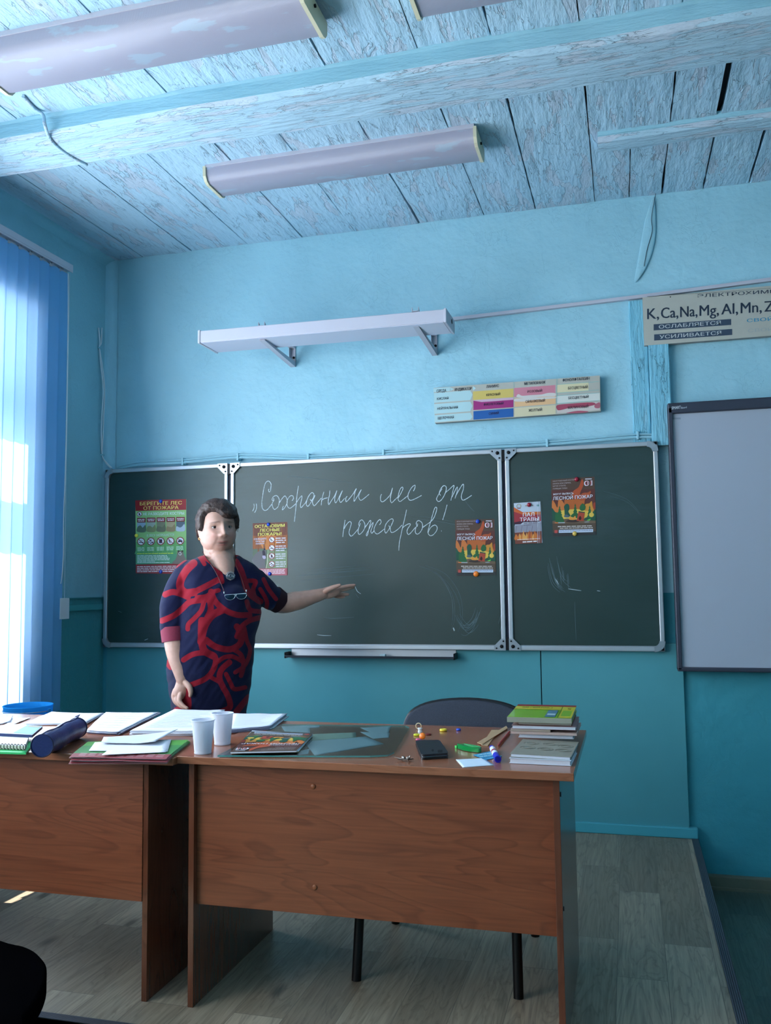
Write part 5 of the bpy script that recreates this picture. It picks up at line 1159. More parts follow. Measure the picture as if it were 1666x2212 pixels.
for (c4_, lb_, dz) in ((((1040, 1611), (1062, 1578), (1078, 1578), (1054, 1612)), 'wooden craft stick lying underneath beside the books', 0), (((1031, 1605), (1094, 1569), (1097, 1574), (1042, 1609)), 'wooden craft stick lying on top beside the books', .0022)):
    mb = MB(); P = [at(u, v, 2, ZD+dz) for u, v in c4_]; mb.prism(P[::-1], (0, 0, .002), m_stick); tag(mb.build('craft_stick'), lb_, 'stick')
mb = MB(); a = at(1076, 1611, 2, ZD+.004); b = at(1101, 1581, 2, ZD+.004); d = b-a; mb.tube([a, a+d*.05, b], [.0008, .0035, .0035], mat('red_pencil', rgb(150, 40, 44), .4), 6); tag(mb.build('pencil'), 'dark red pencil pointing at the book pile', 'pencil')

# books
m_pg = mat('book_pages', rgb(206, 210, 222), .85, var=.08, vscale=500); m_pgb = mat('book_pages_beige', rgb(176, 166, 158), .85, var=.1, vscale=500)
def book(label, u0, u1, y0, depth, z0, z1, cov, pages, rot=0.0, tilt=0.0, spine='front', name='book', cover_th=.0012):
    """book lying flat; u0,u1 photo columns of the front face at y0"""
    a = at(u0, 1600, 1, y0); b = at(u1, 1600, 1, y0); w = b.x-a.x; r = thing(name, label, 'book', (a.x, y0, z0), 'pile of books on the desk corner')
    T = Matrix.Translation((a.x, y0, z0)) @ Matrix.Rotation(rot, 4, 'Z') @ Matrix.Rotation(tilt, 4, 'Y')
    h = z1-z0
    mb = MB(); mb.box(.003, .002, cover_th, w-.003, depth-.002, h-cover_th, pages, T); mb.build('pages', r)
    mb = MB(); mb.bbox(0, 0, 0, w, depth, cover_th, cov, .0004, 1, T); mb.bbox(0, 0, h-cover_th, w, depth, h, cov, .0004, 1, T)
    if spine == 'front': mb.bbox(0, -.001, 0, w, .001, h, cov, .0004, 1, T)
    if spine == 'left': mb.bbox(-.001, 0, 0, .001, depth, h, cov, .0004, 1, T)
    if spine == 'back': mb.bbox(0, depth-.001, 0, w, depth+.001, h, cov, .0004, 1, T)
    mb.build('cover', r); return r, T, w
m_grey = mat('grey_cover', rgb(138, 134, 122), .6, var=.08, vscale=40)
r1, T1, w1 = book('white-paged softcover at the very bottom front of the pile', 1099, 1233, -1.985, .19, ZD, ZD+.014, mat('white_cover', rgb(196, 202, 214), .5), m_pg, -.03, 0, 'none')
r2, T2, w2 = book('grey-covered book near the bottom of the pile, drawn ovals on its cover', 1101, 1233, -1.975, .235, ZD+.0150, ZD+.0245, m_grey, m_pg, -.035, .012, 'none')
mb = MB()
for cx, cy in ((.035, .17), (.09, .17), (.135, .15), (.035, .10), (.085, .09), (.135, .085)):
    for rr2 in (1, .6): mb.tube([T2 @ Vector((cx+.022*rr2*math.cos(t), cy+.02*rr2*math.sin(t), .0098)) for t in [k*2*math.pi/20 for k in range(20)]], .0006, flat(108, 104, 94), 4, closed=True)
mb.build('cover_print', r2)
zb = ZD+.0275
lst = [('thick white-paged book above the grey one', 1120, 1240, -1.735, .23, .0115, mat('white_glossy_cover', rgb(190, 196, 208), .4), m_pg, .0, 'none'),
       ('thin pale pink book in the lower middle of the pile', 1105, 1247, -1.745, .21, .007, mat('pink_beige_cover', rgb(186, 160, 152), .5), m_pgb, -.01, 'front'),
       ('thin beige book in the middle of the pile', 1104, 1190, -1.740, .17, .006, mat('beige_cover', rgb(166, 150, 138), .5), m_pgb, .0, 'front'),
       ('white and rose book above the beige one', 1106, 1246, -1.742, .21, .0105, mat('rose_cover', rgb(166, 134, 138), .45), m_pg, .01, 'none'),
       ('brown-edged book just under the green atlas', 1119, 1237, -1.735, .23, .009, mat('brown_cover', rgb(108, 50, 42), .5), m_pgb, .0, 'none')]
for lb_, u0, u1, y0, dp, h, cv, pg, ro, sp in lst:
    book(lb_, u0, u1, y0, dp, zb, zb+h, cv, pg, ro, 0, sp); zb += h+.0006
m_gr = mat('atlas_green', rgb(124, 176, 32), .35, coat=.3); m_yl = mat('atlas_yellow', rgb(206, 194, 44), .35, coat=.3)
r3, T3, w3 = book('green and yellow geography textbook on top of the pile', 1097, 1236, -1.752, .275, zb, zb+.016, m_gr, m_pgb, .0, 0, 'none')
mb = MB(); tz = .0166
def q3(x0, y0, x1, y1, m, k=1): mb.add([T3 @ Vector((x, y, tz+.0002*k)) for x, y in ((x0, y0), (x1, y0), (x1, y1), (x0, y1))], [(0, 1, 2, 3)], m)
q3(0, .165, w3, .235, m_yl); q3(0, .238, w3, .275, flat(130, 40, 44)); q3(w3*.80, .0, w3, .235, m_yl, 2); q3(w3*.775, 0, w3*.79, .235, flat(90, 110, 30), 3); q3(w3*.82, .03, w3*.97, .15, m_gr, 3); q3(w3*.58, .01, w3*.74, .155, flat(70, 110, 130), 2); q3(w3*.60, .05, w3*.73, .08, flat(170, 190, 196), 3)
vs, fs = text_mesh('География', .0); mb.add([T3 @ Vector((w3*(.62-.50*x), .215-.024*y, tz+.0008)) for x, y in vs], [f for f in fs], flat(70, 80, 40))
vs, fs = text_mesh('5', .0); mb.add([T3 @ Vector((w3*(.94-.06*x), .205-.035*y, tz+.0008)) for x, y in vs], [f for f in fs], flat(110, 80, 30))
vs_ = [T3 @ Vector((x, y, z)) for x, y, z in ((-.0005, -.0012, .0005), (w3+.0005, -.0012, .0005), (w3+.0005, -.0012, .0155), (-.0005, -.0012, .0155))]; mb.add(vs_, [(0, 1, 2, 3)], mat('atlas_spine_grey', rgb(150, 150, 136), .5))
mb.build('cover_print', r3)

# ================================================================== THE TEACHER
DP = 3.92
def pp(u, v, dd=0.0): return pd(u, v, DP+dd)
def rotF(deg): a = math.radians(deg); return Vector((math.sin(a), -math.cos(a), 0)), Vector((math.cos(a), math.sin(a), 0))
TF, TR_ = rotF(42)      # torso front, viewer's right
person = thing('person', 'woman in a navy dress with red swirls pointing at the chalkboard', 'person', (pp(455, 1700).x, pp(455, 1700).y, ZP))
def loft(mb, rings, m, seg=40, cap=True):
    """rings: (centre, a, b, F, R, power) closed superellipse sections"""
    vs = []; fs = []
    for (c, a, b, Fv, Rv, pw) in rings:
        for k in range(seg):
            t = 2*math.pi*k/seg; ct, st = math.cos(t), math.sin(t)
            x = a*math.copysign(abs(ct)**pw, ct); y = b*math.copysign(abs(st)**pw, st)
            vs.append(c+Rv*x+Fv*y)
    n = len(rings)
    for i in range(n-1):
        for k in range(seg): fs.append((i*seg+k, i*seg+(k+1) % seg, (i+1)*seg+(k+1) % seg, (i+1)*seg+k))
    if cap: fs += [list(range(seg))[::-1], [(n-1)*seg+k for k in range(seg)]]
    mb.add(vs, fs, m, True)
def limb(mb, pts, rs, m, seg=36, k=6, ell=None):
    P = cr(pts, k); R = [q.x for q in cr([(r, 0) for r in rs], k)]
    # rounded ends
    d0 = (P[0]-P[1]).normalized(); d1 = (P[-1]-P[-2]).normalized()
    A0 = [P[0]+d0*R[0]*math.sin(t) for t in (1.4, 1.05, .6)]; B0 = [R[0]*math.cos(t) for t in (1.4, 1.05, .6)]
    A1 = [P[-1]+d1*R[-1]*math.sin(t) for t in (.6, 1.05, 1.4)]; B1 = [R[-1]*math.cos(t) for t in (.6, 1.05, 1.4)]
    mb.tube(A0+P+A1, B0+R+B1, m, seg, flat=ell[0] if ell else None, up=ell[1] if ell else None)
m_skin0 = mat('skin_tmp', rgb(190, 150, 135), .6)
tors = [ # v, u, half width px, depth m, power
 (1200, 474, 38, .062, 1.0), (1209, 472, 56, .080, .95), (1220, 470, 70, .094, .92), (1238, 470, 82, .110, .9), (1265, 472, 84, .128, .88), (1295, 474, 86, .146, .88), (1325, 473, 91, .152, .88),
 (1350, 469, 89, .150, .88), (1380, 462, 87, .148, .88), (1415, 456, 91, .150, .85), (1450, 454, 90, .152, .85), (1490, 453, 84, .148, .85), (1540, 452, 78, .140, .85), (1620, 451, 76, .132, .85), (1740, 450, 74, .125, .85)]
K = DP/F_PX
def torso(mb, m, off=0.0, v0=0, v1=9999):
    loft(mb, [(pp(u, v), (hw*K+off)*(.99), b+off, TF, TR_, pw) for v, u, hw, b, pw in tors if v0 <= v <= v1], m, 48)
def remeshed(mb, voxel, smooth, name):
    o = mb.build(name); md = o.modifiers.new('r', 'REMESH'); md.mode = 'VOXEL'; md.voxel_size = voxel; md.use_smooth_shade = True
    if smooth: sm = o.modifiers.new('s', 'SMOOTH'); sm.iterations = smooth; sm.factor = .5
    bpy.context.view_layer.update(); me = bpy.data.meshes.new_from_object(o.evaluated_get(bpy.context.evaluated_depsgraph_get()))
    old = o.data; bpy.data.objects.remove(o); bpy.data.meshes.remove(old)
    return me
def link(me, name, parent, mats):
    me.name = name; me.materials.clear()
    for m in mats: me.materials.append(m)
    o = bpy.data.objects.new(name, me); COL.objects.link(o); o.parent = parent; o.matrix_parent_inverse = Matrix.Translation(-parent.location); return o
# ---------- head
HF, HR = rotF(42); HU = Vector((0, 0, 1))
_t = math.radians(2.5); HR, HU = HR*math.cos(_t)+HU*math.sin(_t), HU*math.cos(_t)-HR*math.sin(_t)
HC = pp(469.5, 1141)
def hl(x, y, z): return HC+HR*x+HF*y+HU*z
def g(x, z, cx, cz, sx, sz): return math.exp(-((x-cx)/sx)**2-((z-cz)/sz)**2)
def headsurf(x_, y_, z_):
    """direction -> local surface point of the bare head"""
    h_ = math.hypot(x_/.0775, y_/.094); v_ = abs(z_)/(.112 if z_ > 0 else .109); p_ = 2.15 if z_ > 0 else 2.5
    r = 1.0/(h_**p_+v_**p_)**(1/p_)
    x, y, z = x_*r, y_*r, z_*r
    if z < 0:
        t = min(1, -z/.109); x *= 1+.05*math.sin(t*math.pi)
        if y > 0: y *= 1+.02*math.sin(t*math.pi)
    if y > 0:
        f = min(1, y/.03); d = 0
        d += .0135*g(x, z, 0, -.006, .0085, .024)+.019*g(x, z, 0, -.031, .0135, .0130)+.011*(g(x, z, .0155, -.037, .008, .0075)+g(x, z, -.0155, -.037, .008, .0075))
        d -= .0115*(g(x, z, .0315, .000, .019, .0120)+g(x, z, -.0315, .000, .019, .0120))
        d += .0045*(g(x, z, .030, .024, .024, .008)+g(x, z, -.030, .024, .024, .008))
        d += .006*(g(x, z, .042, -.036, .02, .02)+g(x, z, -.042, -.036, .02, .02))
        for sx in (-1, 1):
            for q_ in range(5): d -= .0012*g(x, z, sx*(.021+.0035*q_), -.040-.009*q_, .0045, .007)
            d += .004*g(x, z, sx*.044, -.070, .016, .018); d -= .003*g(x, z, sx*.034, -.090, .008, .010)
        d -= .0035*(g(x, z, .030, -.0165, .016, .004)+g(x, z, -.030, -.0165, .016, .004))
        d += .0045*g(x, z, 0, -.056, .034, .020)+.0050*g(x, z, 0, -.0640, .022, .0050)+.0055*g(x, z, 0, -.0775, .020, .0055)-.0055*g(x, z, 0, -.0708, .0200, .0022)
        d += .007*g(x, z, 0, -.094, .030, .018)
        y += d*f
    return x, y, z
mb = MB()
vs = []; fs = []; NU, NV = 120, 96
for j in range(NV+1):
    ph = math.pi*(j/NV-.5)
    for i in range(NU):
        th = 2*math.pi*i/NU; q = headsurf(math.cos(ph)*math.sin(th), math.cos(ph)*math.cos(th), math.sin(ph)); vs.append(hl(*q))
for j in range(NV):
    for i in range(NU): fs.append((j*NU+i, j*NU+(i+1) % NU, (j+1)*NU+(i+1) % NU, (j+1)*NU+i))
fs.append(list(range(NU))[::-1]); fs.append([NV*NU+i for i in range(NU)])
mb.add(vs, fs, m_skin0, True)
# ears
for sx in (-1, 1):
    c = [hl(sx*(.078+.006*math.sin(t)), -.006-.012*math.cos(t), -.014+.028*math.sin(t)) for t in [k*2*math.pi/16 for k in range(16)]]
    mb.tube(c, .0055, m_skin0, 8, closed=True); limb(mb, [hl(sx*.076, -.004, .008), hl(sx*.077, -.004, -.038)], [.010, .007], m_skin0, 10, 4, (.6, HR))
# neck and soft throat
limb(mb, [hl(0, -.026, -.05), pp(474, 1196, .022), pp(474, 1225, .020)], [.062, .069, .084], m_skin0, 56, 6)
limb(mb, [hl(-.020, .018, -.100), hl(.0, .030, -.110), hl(.020, .018, -.100)], [.027, .027, .027], m_skin0, 16, 5)
torso(mb, m_skin0, -.012, 1204, 1560)
# chest wedge filling the neckline
limb(mb, [pp(479, 1212, -.030), pp(486, 1232, -.060), pp(490, 1252, -.075)], [.056, .048, .034], m_skin0, 44, 5)
# left-of-picture arm (hanging)
limb(mb, [pp(404, 1240, -.05), pp(380, 1300, -.075), pp(376, 1366, -.09), pp(381, 1410, -.115), pp(390, 1450, -.135), pp(395, 1468, -.14)], [.045, .048, .0455, .0425, .031, .0275], m_skin0, 44, 7)
# right-of-picture arm (raised to the board)
limb(mb, [pp(535, 1242, .02), pp(570, 1274, .06), pp(603, 1302, .12), pp(640, 1298, .13), pp(672, 1290, .14), pp(698, 1283, .15)], [.044, .048, .046, .0435, .034, .0265], m_skin0, 44, 7)
# hanging hand
wr = (396, 1466)
limb(mb, [pp(395, 1466, -.14), pp(394, 1482, -.145), pp(388, 1497, -.15)], [.0265, .031, .030], m_skin0, 18, 5, (.62, CF))
fing = [[(378, 1494, -.06), (376, 1509, -.065), (382, 1520, -.075), (391, 1525, -.085)], [(384, 1498, -.07), (382, 1513, -.078), (389, 1524, -.09), (398, 1529, -.10)],
        [(390, 1500, -.08), (388, 1514, -.09), (395, 1524, -.10), (404, 1530, -.108)], [(378, 1490, -.05), (374, 1502, -.05), (376, 1512, -.056), (383, 1517, -.066)]]
for f_, r0 in zip(fing, (.0105, .0108, .0105, .009)): limb(mb, [pp(q[0], q[1], q[2]-.085) for q in f_], [r0, r0*.95, r0*.85, r0*.68], m_skin0, 12, 5)
limb(mb, [pp(400, 1473, -.155), pp(409, 1484, -.17), pp(412, 1495, -.175), pp(411, 1503, -.177)], [.0135, .0125, .0105, .0075], m_skin0, 12, 5)
# pointing hand, palm turned up and open
limb(mb, [pp(697, 1283, .15), pp(711, 1280, .155), pp(726, 1276, .16)], [.0255, .0285, .024], m_skin0, 18, 5, (.62, CF))
fing = [[(722, 1272, .155), (738, 1269, .16), (752, 1266, .165), (766, 1264, .17)], [(724, 1276, .165), (740, 1274, .17), (753, 1271, .175), (763, 1269, .18)],
        [(722, 1281, .175), (735, 1283, .185), (746, 1284, .19), (752, 1284, .19)], [(718, 1286, .18), (728, 1289, .19), (737, 1290, .195), (744, 1289, .195)]]
for f_, r0 in zip(fing, (.0100, .0102, .0096, .0084)): limb(mb, [pp(*q) for q in f_], [r0, r0*.95, r0*.85, r0*.66], m_skin0, 12, 5)
limb(mb, [pp(704, 1277, .13), pp(714, 1271, .115), pp(725, 1267, .11), pp(734, 1264, .108)], [.0125, .0115, .0098, .0072], m_skin0, 12, 5)
# legs
for du in (-26, 24):
    b = pp(450+du, 1540); fx = pp(450+du, 1780); limb(mb, [b, Vector((fx.x, fx.y, .62)), Vector((fx.x, fx.y, .48)), Vector((fx.x, fx.y+.01, .30))], [.078, .058, .055, .036], m_skin0, 18, 6)
me = remeshed(mb, .0024, 2, 'body')
# colour attribute of the skin
nv = len(me.vertices); co = np.empty(nv*3, np.float32); me.vertices.foreach_get('co', co); co = co.reshape(-1, 3)
def loc(co, C, A): return (co-np.array(C)) @ np.array(A)
lx, ly, lz = loc(co, HC, HR), loc(co, HC, HF), loc(co, HC, HU)
G = lambda cx, cz, sx, sz: np.exp(-((lx-cx)/sx)**2-((lz-cz)/sz)**2)*(ly > .02)
base = np.tile(np.array(rgb(186, 144, 128)[:3], np.float32), (nv, 1))
def blend(w, c):
    global base
    w = np.clip(w, 0, 1)[:, None]; base = base*(1-w)+np.array(rgb(*c)[:3], np.float32)*w
blend(.5*(G(.045, -.035, .022, .02)+G(-.045, -.035, .022, .02)), (206, 140, 126))
blend(.25*G(0, -.035, .016, .014), (196, 146, 130))
blend(1.0*(np.exp(-((lx)/.023)**4-((lz+.0640)/.0040)**4)+np.exp(-((lx)/.020)**4-((lz+.0770)/.0048)**4))*(ly > .05), (160, 98, 90))
blend(.97*np.exp(-((lx)/.0195)**4-((lz+.0706-.10*np.abs(lx)*0-.0006)/.0022)**2)*(ly > .05), (58, 22, 26))
blend(.75*(np.exp(-((np.abs(lx)-.033)/.018)**4-((lz-.0215-.12*(.033-np.abs(lx)))/.0030)**2))*(ly > .02), (104, 76, 66))
blend(.45*(G(.0315, -.009, .016, .006)+G(-.0315, -.009, .016, .006)), (150, 104, 100))
blend(.55*(G(.009, -.043, .0032, .0020)+G(-.009, -.043, .0032, .0020)), (110, 66, 60))
at_ = me.attributes.new('tint', 'FLOAT_COLOR', 'POINT'); at_.data.foreach_set('color', np.concatenate([base, np.ones((nv, 1), np.float32)], 1).ravel())
def skin_mat(attr=True):
    m = new_mat('skin' if attr else 'skin_plain'); n, l = nodes(m); b = n['Principled BSDF']; b.inputs['Roughness'].default_value = .5
    b.inputs['Subsurface Weight'].default_value = .12; b.inputs['Subsurface Radius'].default_value = (.010, .004, .002); b.inputs['Subsurface Scale'].default_value = 1.0
    tc = N(n, 'ShaderNodeTexCoord'); t = N(n, 'ShaderNodeTexNoise', Scale=45.0, Detail=5.0); l.new(tc.outputs['Object'], t.inputs['Vector'])
    f = ramp(n, l, t.outputs['Fac'], [(.3, .9), (.7, 1.05)])
    if attr: a = N(n, 'ShaderNodeAttribute', attribute_name='tint'); src = a.outputs['Color']
    else: src = rgb(180, 138, 122)
    l.new(mixc(n, l, 1.0, src, f, 'MULTIPLY'), b.inputs['Base Color'])
    bp = N(n, 'ShaderNodeBump', Strength=.25, Distance=.001); l.new(t.outputs['Fac'], bp.inputs['Height']); l.new(bp.outputs[0], b.inputs['Normal'])
    return m
m_skin = skin_mat(); m_skin2 = skin_mat(False)
body = link(me, 'body', person, [m_skin]); me.polygons.foreach_set('use_smooth', [True]*len(me.polygons))
# ---------- eyes
m_eye = mat('eye_white', rgb(160, 150, 146), .3, coat=.4); m_iris = mat('iris_dark', rgb(48, 34, 30), .2, coat=.6)
for sx in (-1, 1):
    ex, ez = sx*.0315, .0005; sy = headsurf(*Vector((ex, .085, ez)).normalized())[1]; R = .0135; ec = (ex, sy-R+.0038, ez)
    M = Matrix(((HR.x, HF.x, HU.x, 0), (HR.y, HF.y, HU.y, 0), (HR.z, HF.z, HU.z, 0), (0, 0, 0, 1))); M.translation = hl(*ec)
    prof = [(R*math.cos(t), R*math.sin(t)) for t in [-math.pi/2+math.pi*k/14 for k in range(15)]]
    mb = MB(); mb.lathe([(max(a, 1e-4), b) for a, b in prof], m_eye, 24, M)
    gz = Vector((-.14 if sx < 0 else -.12, 1, -.02)).normalized(); Mi = M @ gz.to_track_quat('Z', 'Y').to_matrix().to_4x4()
    mb.lathe([(.0060, R*.885), (.0056, R*.915), (.003, R*.985), (.0003, R*1.02)], m_iris, 20, Mi); mb.build('eye', person)
    for up, a0, a1 in ((1, 18, 80), (-1, -80, -22)):   # lids
        mb = MB(); vs = []; fs = []; nn, mm_ = 16, 6; RL = R*1.10
        for j in range(mm_+1):
            for i in range(nn+1):
                az = math.radians(-80+160*i/nn); fold = math.cos(az)**.7 if abs(az) < math.pi/2 else 0
                lo = (a0 if up > 0 else a1); hi = (a1 if up > 0 else a0)
                el = math.radians((lo*fold)+(hi-lo*fold)*j/mm_)
                vs.append(M @ Vector((RL*math.cos(el)*math.sin(az), RL*math.cos(el)*math.cos(az), RL*math.sin(el))))
        for j in range(mm_):
            for i in range(nn): q = j*(nn+1)+i; fs.append((q, q+1, q+nn+2, q+nn+1) if up > 0 else (q, q+nn+1, q+nn+2, q+1))
        mb.add(vs, fs, m_skin2, True)
        if up > 0: mb.tube([vs[i] for i in range(1, nn)], .0011, mat('lash', rgb(70, 46, 42), .8), 5)
        mb.build('eyelid', person)
mb = MB(); mb.tube([hl(-.0805, -.004, -.040)+Vector((.004*math.cos(t), 0, .005*math.sin(t)-.004)) for t in [k*2*math.pi/14 for k in range(14)]], .0016, mat('gold', rgb(206, 160, 110), .3, .8), 6, closed=True); mb.build('earring', person)
# ---------- hair
def hair_mat():
    m = new_mat('dark_brown_hair'); n, l = nodes(m); b = n['Principled BSDF']; b.inputs['Roughness'].default_value = .48; b.inputs['Specular IOR Level'].default_value = .35
    tc = N(n, 'ShaderNodeTexCoord'); mp = N(n, 'ShaderNodeMapping'); mp.inputs['Rotation'].default_value = (.5, .6, .3); mp.inputs['Scale'].default_value = (260, 260, 26); l.new(tc.outputs['Object'], mp.inputs[0])
    t = N(n, 'ShaderNodeTexNoise', Scale=1.0, Detail=3.0, Distortion=.4); l.new(mp.outputs[0], t.inputs['Vector'])
    l.new(ramp(n, l, t.outputs['Fac'], [(.3, rgb(24, 16, 15)), (.7, rgb(80, 60, 54))]), b.inputs['Base Color'])
    bp = N(n, 'ShaderNodeBump', Strength=.8, Distance=.002); l.new(t.outputs['Fac'], bp.inputs['Height']); l.new(bp.outputs[0], b.inputs['Normal']); return m
m_hair = hair_mat()
face_px = [(436, 1151), (440, 1141), (441.5, 1128), (444, 1116), (449, 1109), (457, 1105.5), (466, 1106), (473, 1110), (479, 1116), (487, 1120), (497, 1121.5), (506, 1121), (508.5, 1130), (510.5, 1142), (512, 1153), (540, 1157), (540, 1290), (400, 1290), (400, 1151), (427, 1148.5)]
def sd_poly(p, poly):
    x, y = p; c = False; best = 1e9
    for i in range(len(poly)):
        (x1, y1), (x2, y2) = poly[i-1], poly[i]; L2 = (x2-x1)**2+(y2-y1)**2; t = max(0, min(1, ((x-x1)*(x2-x1)+(y-y1)*(y2-y1))/L2))
        best = min(best, math.hypot(x-x1-t*(x2-x1), y-y1-t*(y2-y1)))
        if (y1 > y) != (y2 > y) and x < (x2-x1)*(y-y1)/(y2-y1)+x1: c = not c
    return -best if c else best
NU, NV = 220, 150; vs = []; fs = []; mask = []
for j in range(NV+1):
    ph = math.pi*(j/NV-.5)
    for i in range(NU):
        th = 2*math.pi*i/NU; d = Vector((math.cos(ph)*math.sin(th), math.cos(ph)*math.cos(th), math.sin(ph))); q = Vector(headsurf(*d))
        x, y, z = q
        wp = hl(*q); nw = (HR*(x/.0775**2)+HF*(y/.094**2)+HU*(z/.11**2)).normalized(); fc = nw.dot((CAM-wp).normalized())
        low = -.012-.045*min(1, max(0, (-y-.01)/.06)); hb = (z-low)/.010
        if y > .02 and fc <= .15: hb = min(hb, (-.016-z)*-1/.006)
        wpx = proj(hl(*(Vector(q)*1.06))); hf = sd_poly(wpx, face_px)/6.0
        k_ = min(1, max(0, (fc-.02)/.16)); h = hf*k_+hb*(1-k_) if y > -.03 else hb
        h = min(1.0, max(0.0, h))
        st = mnoise.noise(Vector((x*38+z*22, y*22, z*30-x*18)))+.5*mnoise.noise(Vector((x*95+z*60, y*50, z*60-x*45)))
        vol = .0120+.008*max(0, z/.11)+.004*min(1, abs(x)/.06)+.0050*st
        vol += .004*min(1, max(0, y/.03))*min(1, max(0, (x+.03)/.03))*min(1, max(0, z/.03))
        n_ = Vector((x/.0775**2, y/.094**2, z/.11**2)).normalized()
        t = -.006+(vol+.006)*(h*h*(3-2*h)); q2 = q+n_*t; vs.append(hl(*q2)); mask.append(h)
for j in range(NV):
    for i in range(NU):
        a = (j*NU+i, j*NU+(i+1) % NU, (j+1)*NU+(i+1) % NU, (j+1)*NU+i)
        if max(mask[k] for k in a) > 0: fs.append(a)
fs.append([NV*NU+i for i in range(NU)])
mb = MB(); mb.add(vs, fs, m_hair, True)
rr = random.Random(11)
for k in range(14):   # loose wisps along the outline
    sx = rr.choice([-1, 1]); z0 = rr.uniform(0, .07); y0 = rr.uniform(-.03, .02)
    pts = [hl(sx*.086, y0, z0), hl(sx*.0915, y0+.004, z0-.008), hl(sx*(.092+rr.uniform(-.002, .003)), y0+.01, z0-.022)]
    mb.tube(cr(pts, 4), [.0010]*8+[.0003], m_hair, 4)
mb.build('hair', person)
# ---------- dress
mb = MB(); torso(mb, m_skin0, .004)
limb(mb, [pp(408, 1238, -.03), pp(392, 1262, -.055), pp(378, 1302, -.075), pp(375, 1350, -.085), pp(375, 1358, -.088)], [.058, .0600, .0600, .0550, .0535], m_skin0, 24, 7)
limb(mb, [pp(524, 1237, .01), pp(552, 1262, .04), pp(578, 1285, .08), pp(590, 1292, .10)], [.060, .0640, .0600, .0565], m_skin0, 24, 7)
limb(mb, [pp(490, 1275, -.060), pp(498, 1296, -.072), pp(500, 1322, -.060)], [.060, .082, .070], m_skin0, 28, 6); limb(mb, [pp(446, 1275, -.055), pp(444, 1298, -.066), pp(444, 1322, -.055)], [.060, .082, .070], m_skin0, 28, 6)
me = remeshed(mb, .0042, 16, 'dress')
# open neckline: remove the faces over the throat
bm = bmesh.new(); bm.from_mesh(me); neck = [(430, 1175), (439, 1194), (449, 1209), (462, 1224), (478, 1235), (493, 1240), (503, 1236), (508, 1222), (510, 1206), (508, 1190), (515, 1175)]
def inside(p, poly):
    c = False; x, y = p
    for i in range(len(poly)):
        (x1, y1), (x2, y2) = poly[i-1], poly[i]
        if (y1 > y) != (y2 > y) and x < (x2-x1)*(y-y1)/(y2-y1)+x1: c = not c
    return c
kill = []
for f in bm.faces:
    c = f.calc_center_median(); rel = c-pp(474, 1220); fr = rel.dot(TF)
    if (fr > -.02 and inside(proj(c), neck)) or (c.z > pp(474, 1211).z and (Vector((rel.x, rel.y, 0)).length < .062)): kill.append(f)
bmesh.ops.delete(bm, geom=kill, context='FACES')
for v in bm.verts:
    if v.is_boundary and (v.co-pp(474, 1220)).dot(TF) > -.01:
        for it in range(2):
            x, y = proj(v.co); bd = 1e9
            for i in range(2, len(neck)-2):
                (x1, y1), (x2, y2) = neck[i-1], neck[i]; t = max(0, min(1, ((x-x1)*(x2-x1)+(y-y1)*(y2-y1))/((x2-x1)**2+(y2-y1)**2))); qx, qy = x1+t*(x2-x1), y1+t*(y2-y1); dd_ = math.hypot(x-qx, y-qy)
                if dd_ < bd: bd = dd_; tx, ty = qx, qy
            if bd < 5: v.co += (CR*(tx-x)-CU*(ty-y))*(DP/F_PX)
# soft folds
for v in bm.verts:
    c = v.co; u, w = proj(c); n_ = mnoise.noise(Vector((u*.03, w*.012, 1)))*.005+mnoise.noise(Vector((u*.07+w*.05, w*.03, 6)))*.0035
    v.co += v.normal*n_
bm.to_mesh(me); bm.free()
nv = len(me.vertices); co = np.empty(nv*3, np.float32); me.vertices.foreach_get('co', co); co = co.reshape(-1, 3).astype(np.float64)
d = co-np.array(CAM); w_ = d @ np.array(CF); U = IW/2+F_PX*(d @ np.array(CR))/w_; V = IH/2-F_PX*(d @ np.array(CU))/w_
sw = []
def A_(w, *p): sw.append((w*1.25/5.553, [(330+x/5.553, 1060+y/5.553) for x, y in p]))
def B_(w, *p): sw.append((w*1.25/5.553, [(330+x/5.553, 1330+y/5.553) for x, y in p]))
A_(58, (600, 720), (500, 750), (400, 800), (330, 850), (270, 895)); A_(75, (490, 870), (400, 960), (335, 1080), (335, 1170), (400, 1225), (500, 1215)); A_(50, (570, 770), (700, 850), (790, 960), (830, 1090))
A_(58, (540, 1195), (660, 1135), (800, 1060)); A_(58, (150, 1245), (240, 1215), (340, 1240), (420, 1275)); A_(56, (110, 1560), (250, 1500), (350, 1420), (430, 1345), (520, 1320), (700, 1300))
A_(42, (530, 1280), (640, 1265), (720, 1215), (790, 1195)); A_(56, (700, 1210), (740, 1310), (800, 1380), (900, 1450), (1020, 1490), (1160, 1490)); A_(45, (610, 1350), (580, 1440), (500, 1530), (430, 1600), (420, 1660))
A_(58, (690, 1340), (695, 1430), (650, 1530), (600, 1640)); A_(72, (840, 1430), (720, 1490), (640, 1590), (600, 1700), (580, 1810)); A_(48, (990, 760), (1090, 745), (1160, 790))
A_(60, (1000, 850), (1060, 960), (1100, 1080), (1130, 1180), (1190, 1260), (1290, 1330)); A_(42, (1150, 1080), (1235, 1090), (1205, 1180), (1225, 1280)); A_(46, (1130, 1330), (1170, 1430), (1300, 1450))
A_(50, (1300, 1520), (1160, 1560), (1060, 1640), (1010, 1750)); A_(40, (1330, 1060), (1390, 1180), (1480, 1300)); A_(40, (1290, 1180), (1370, 1330), (1350, 1440)); A_(40, (480, 720), (560, 790), (620, 880))
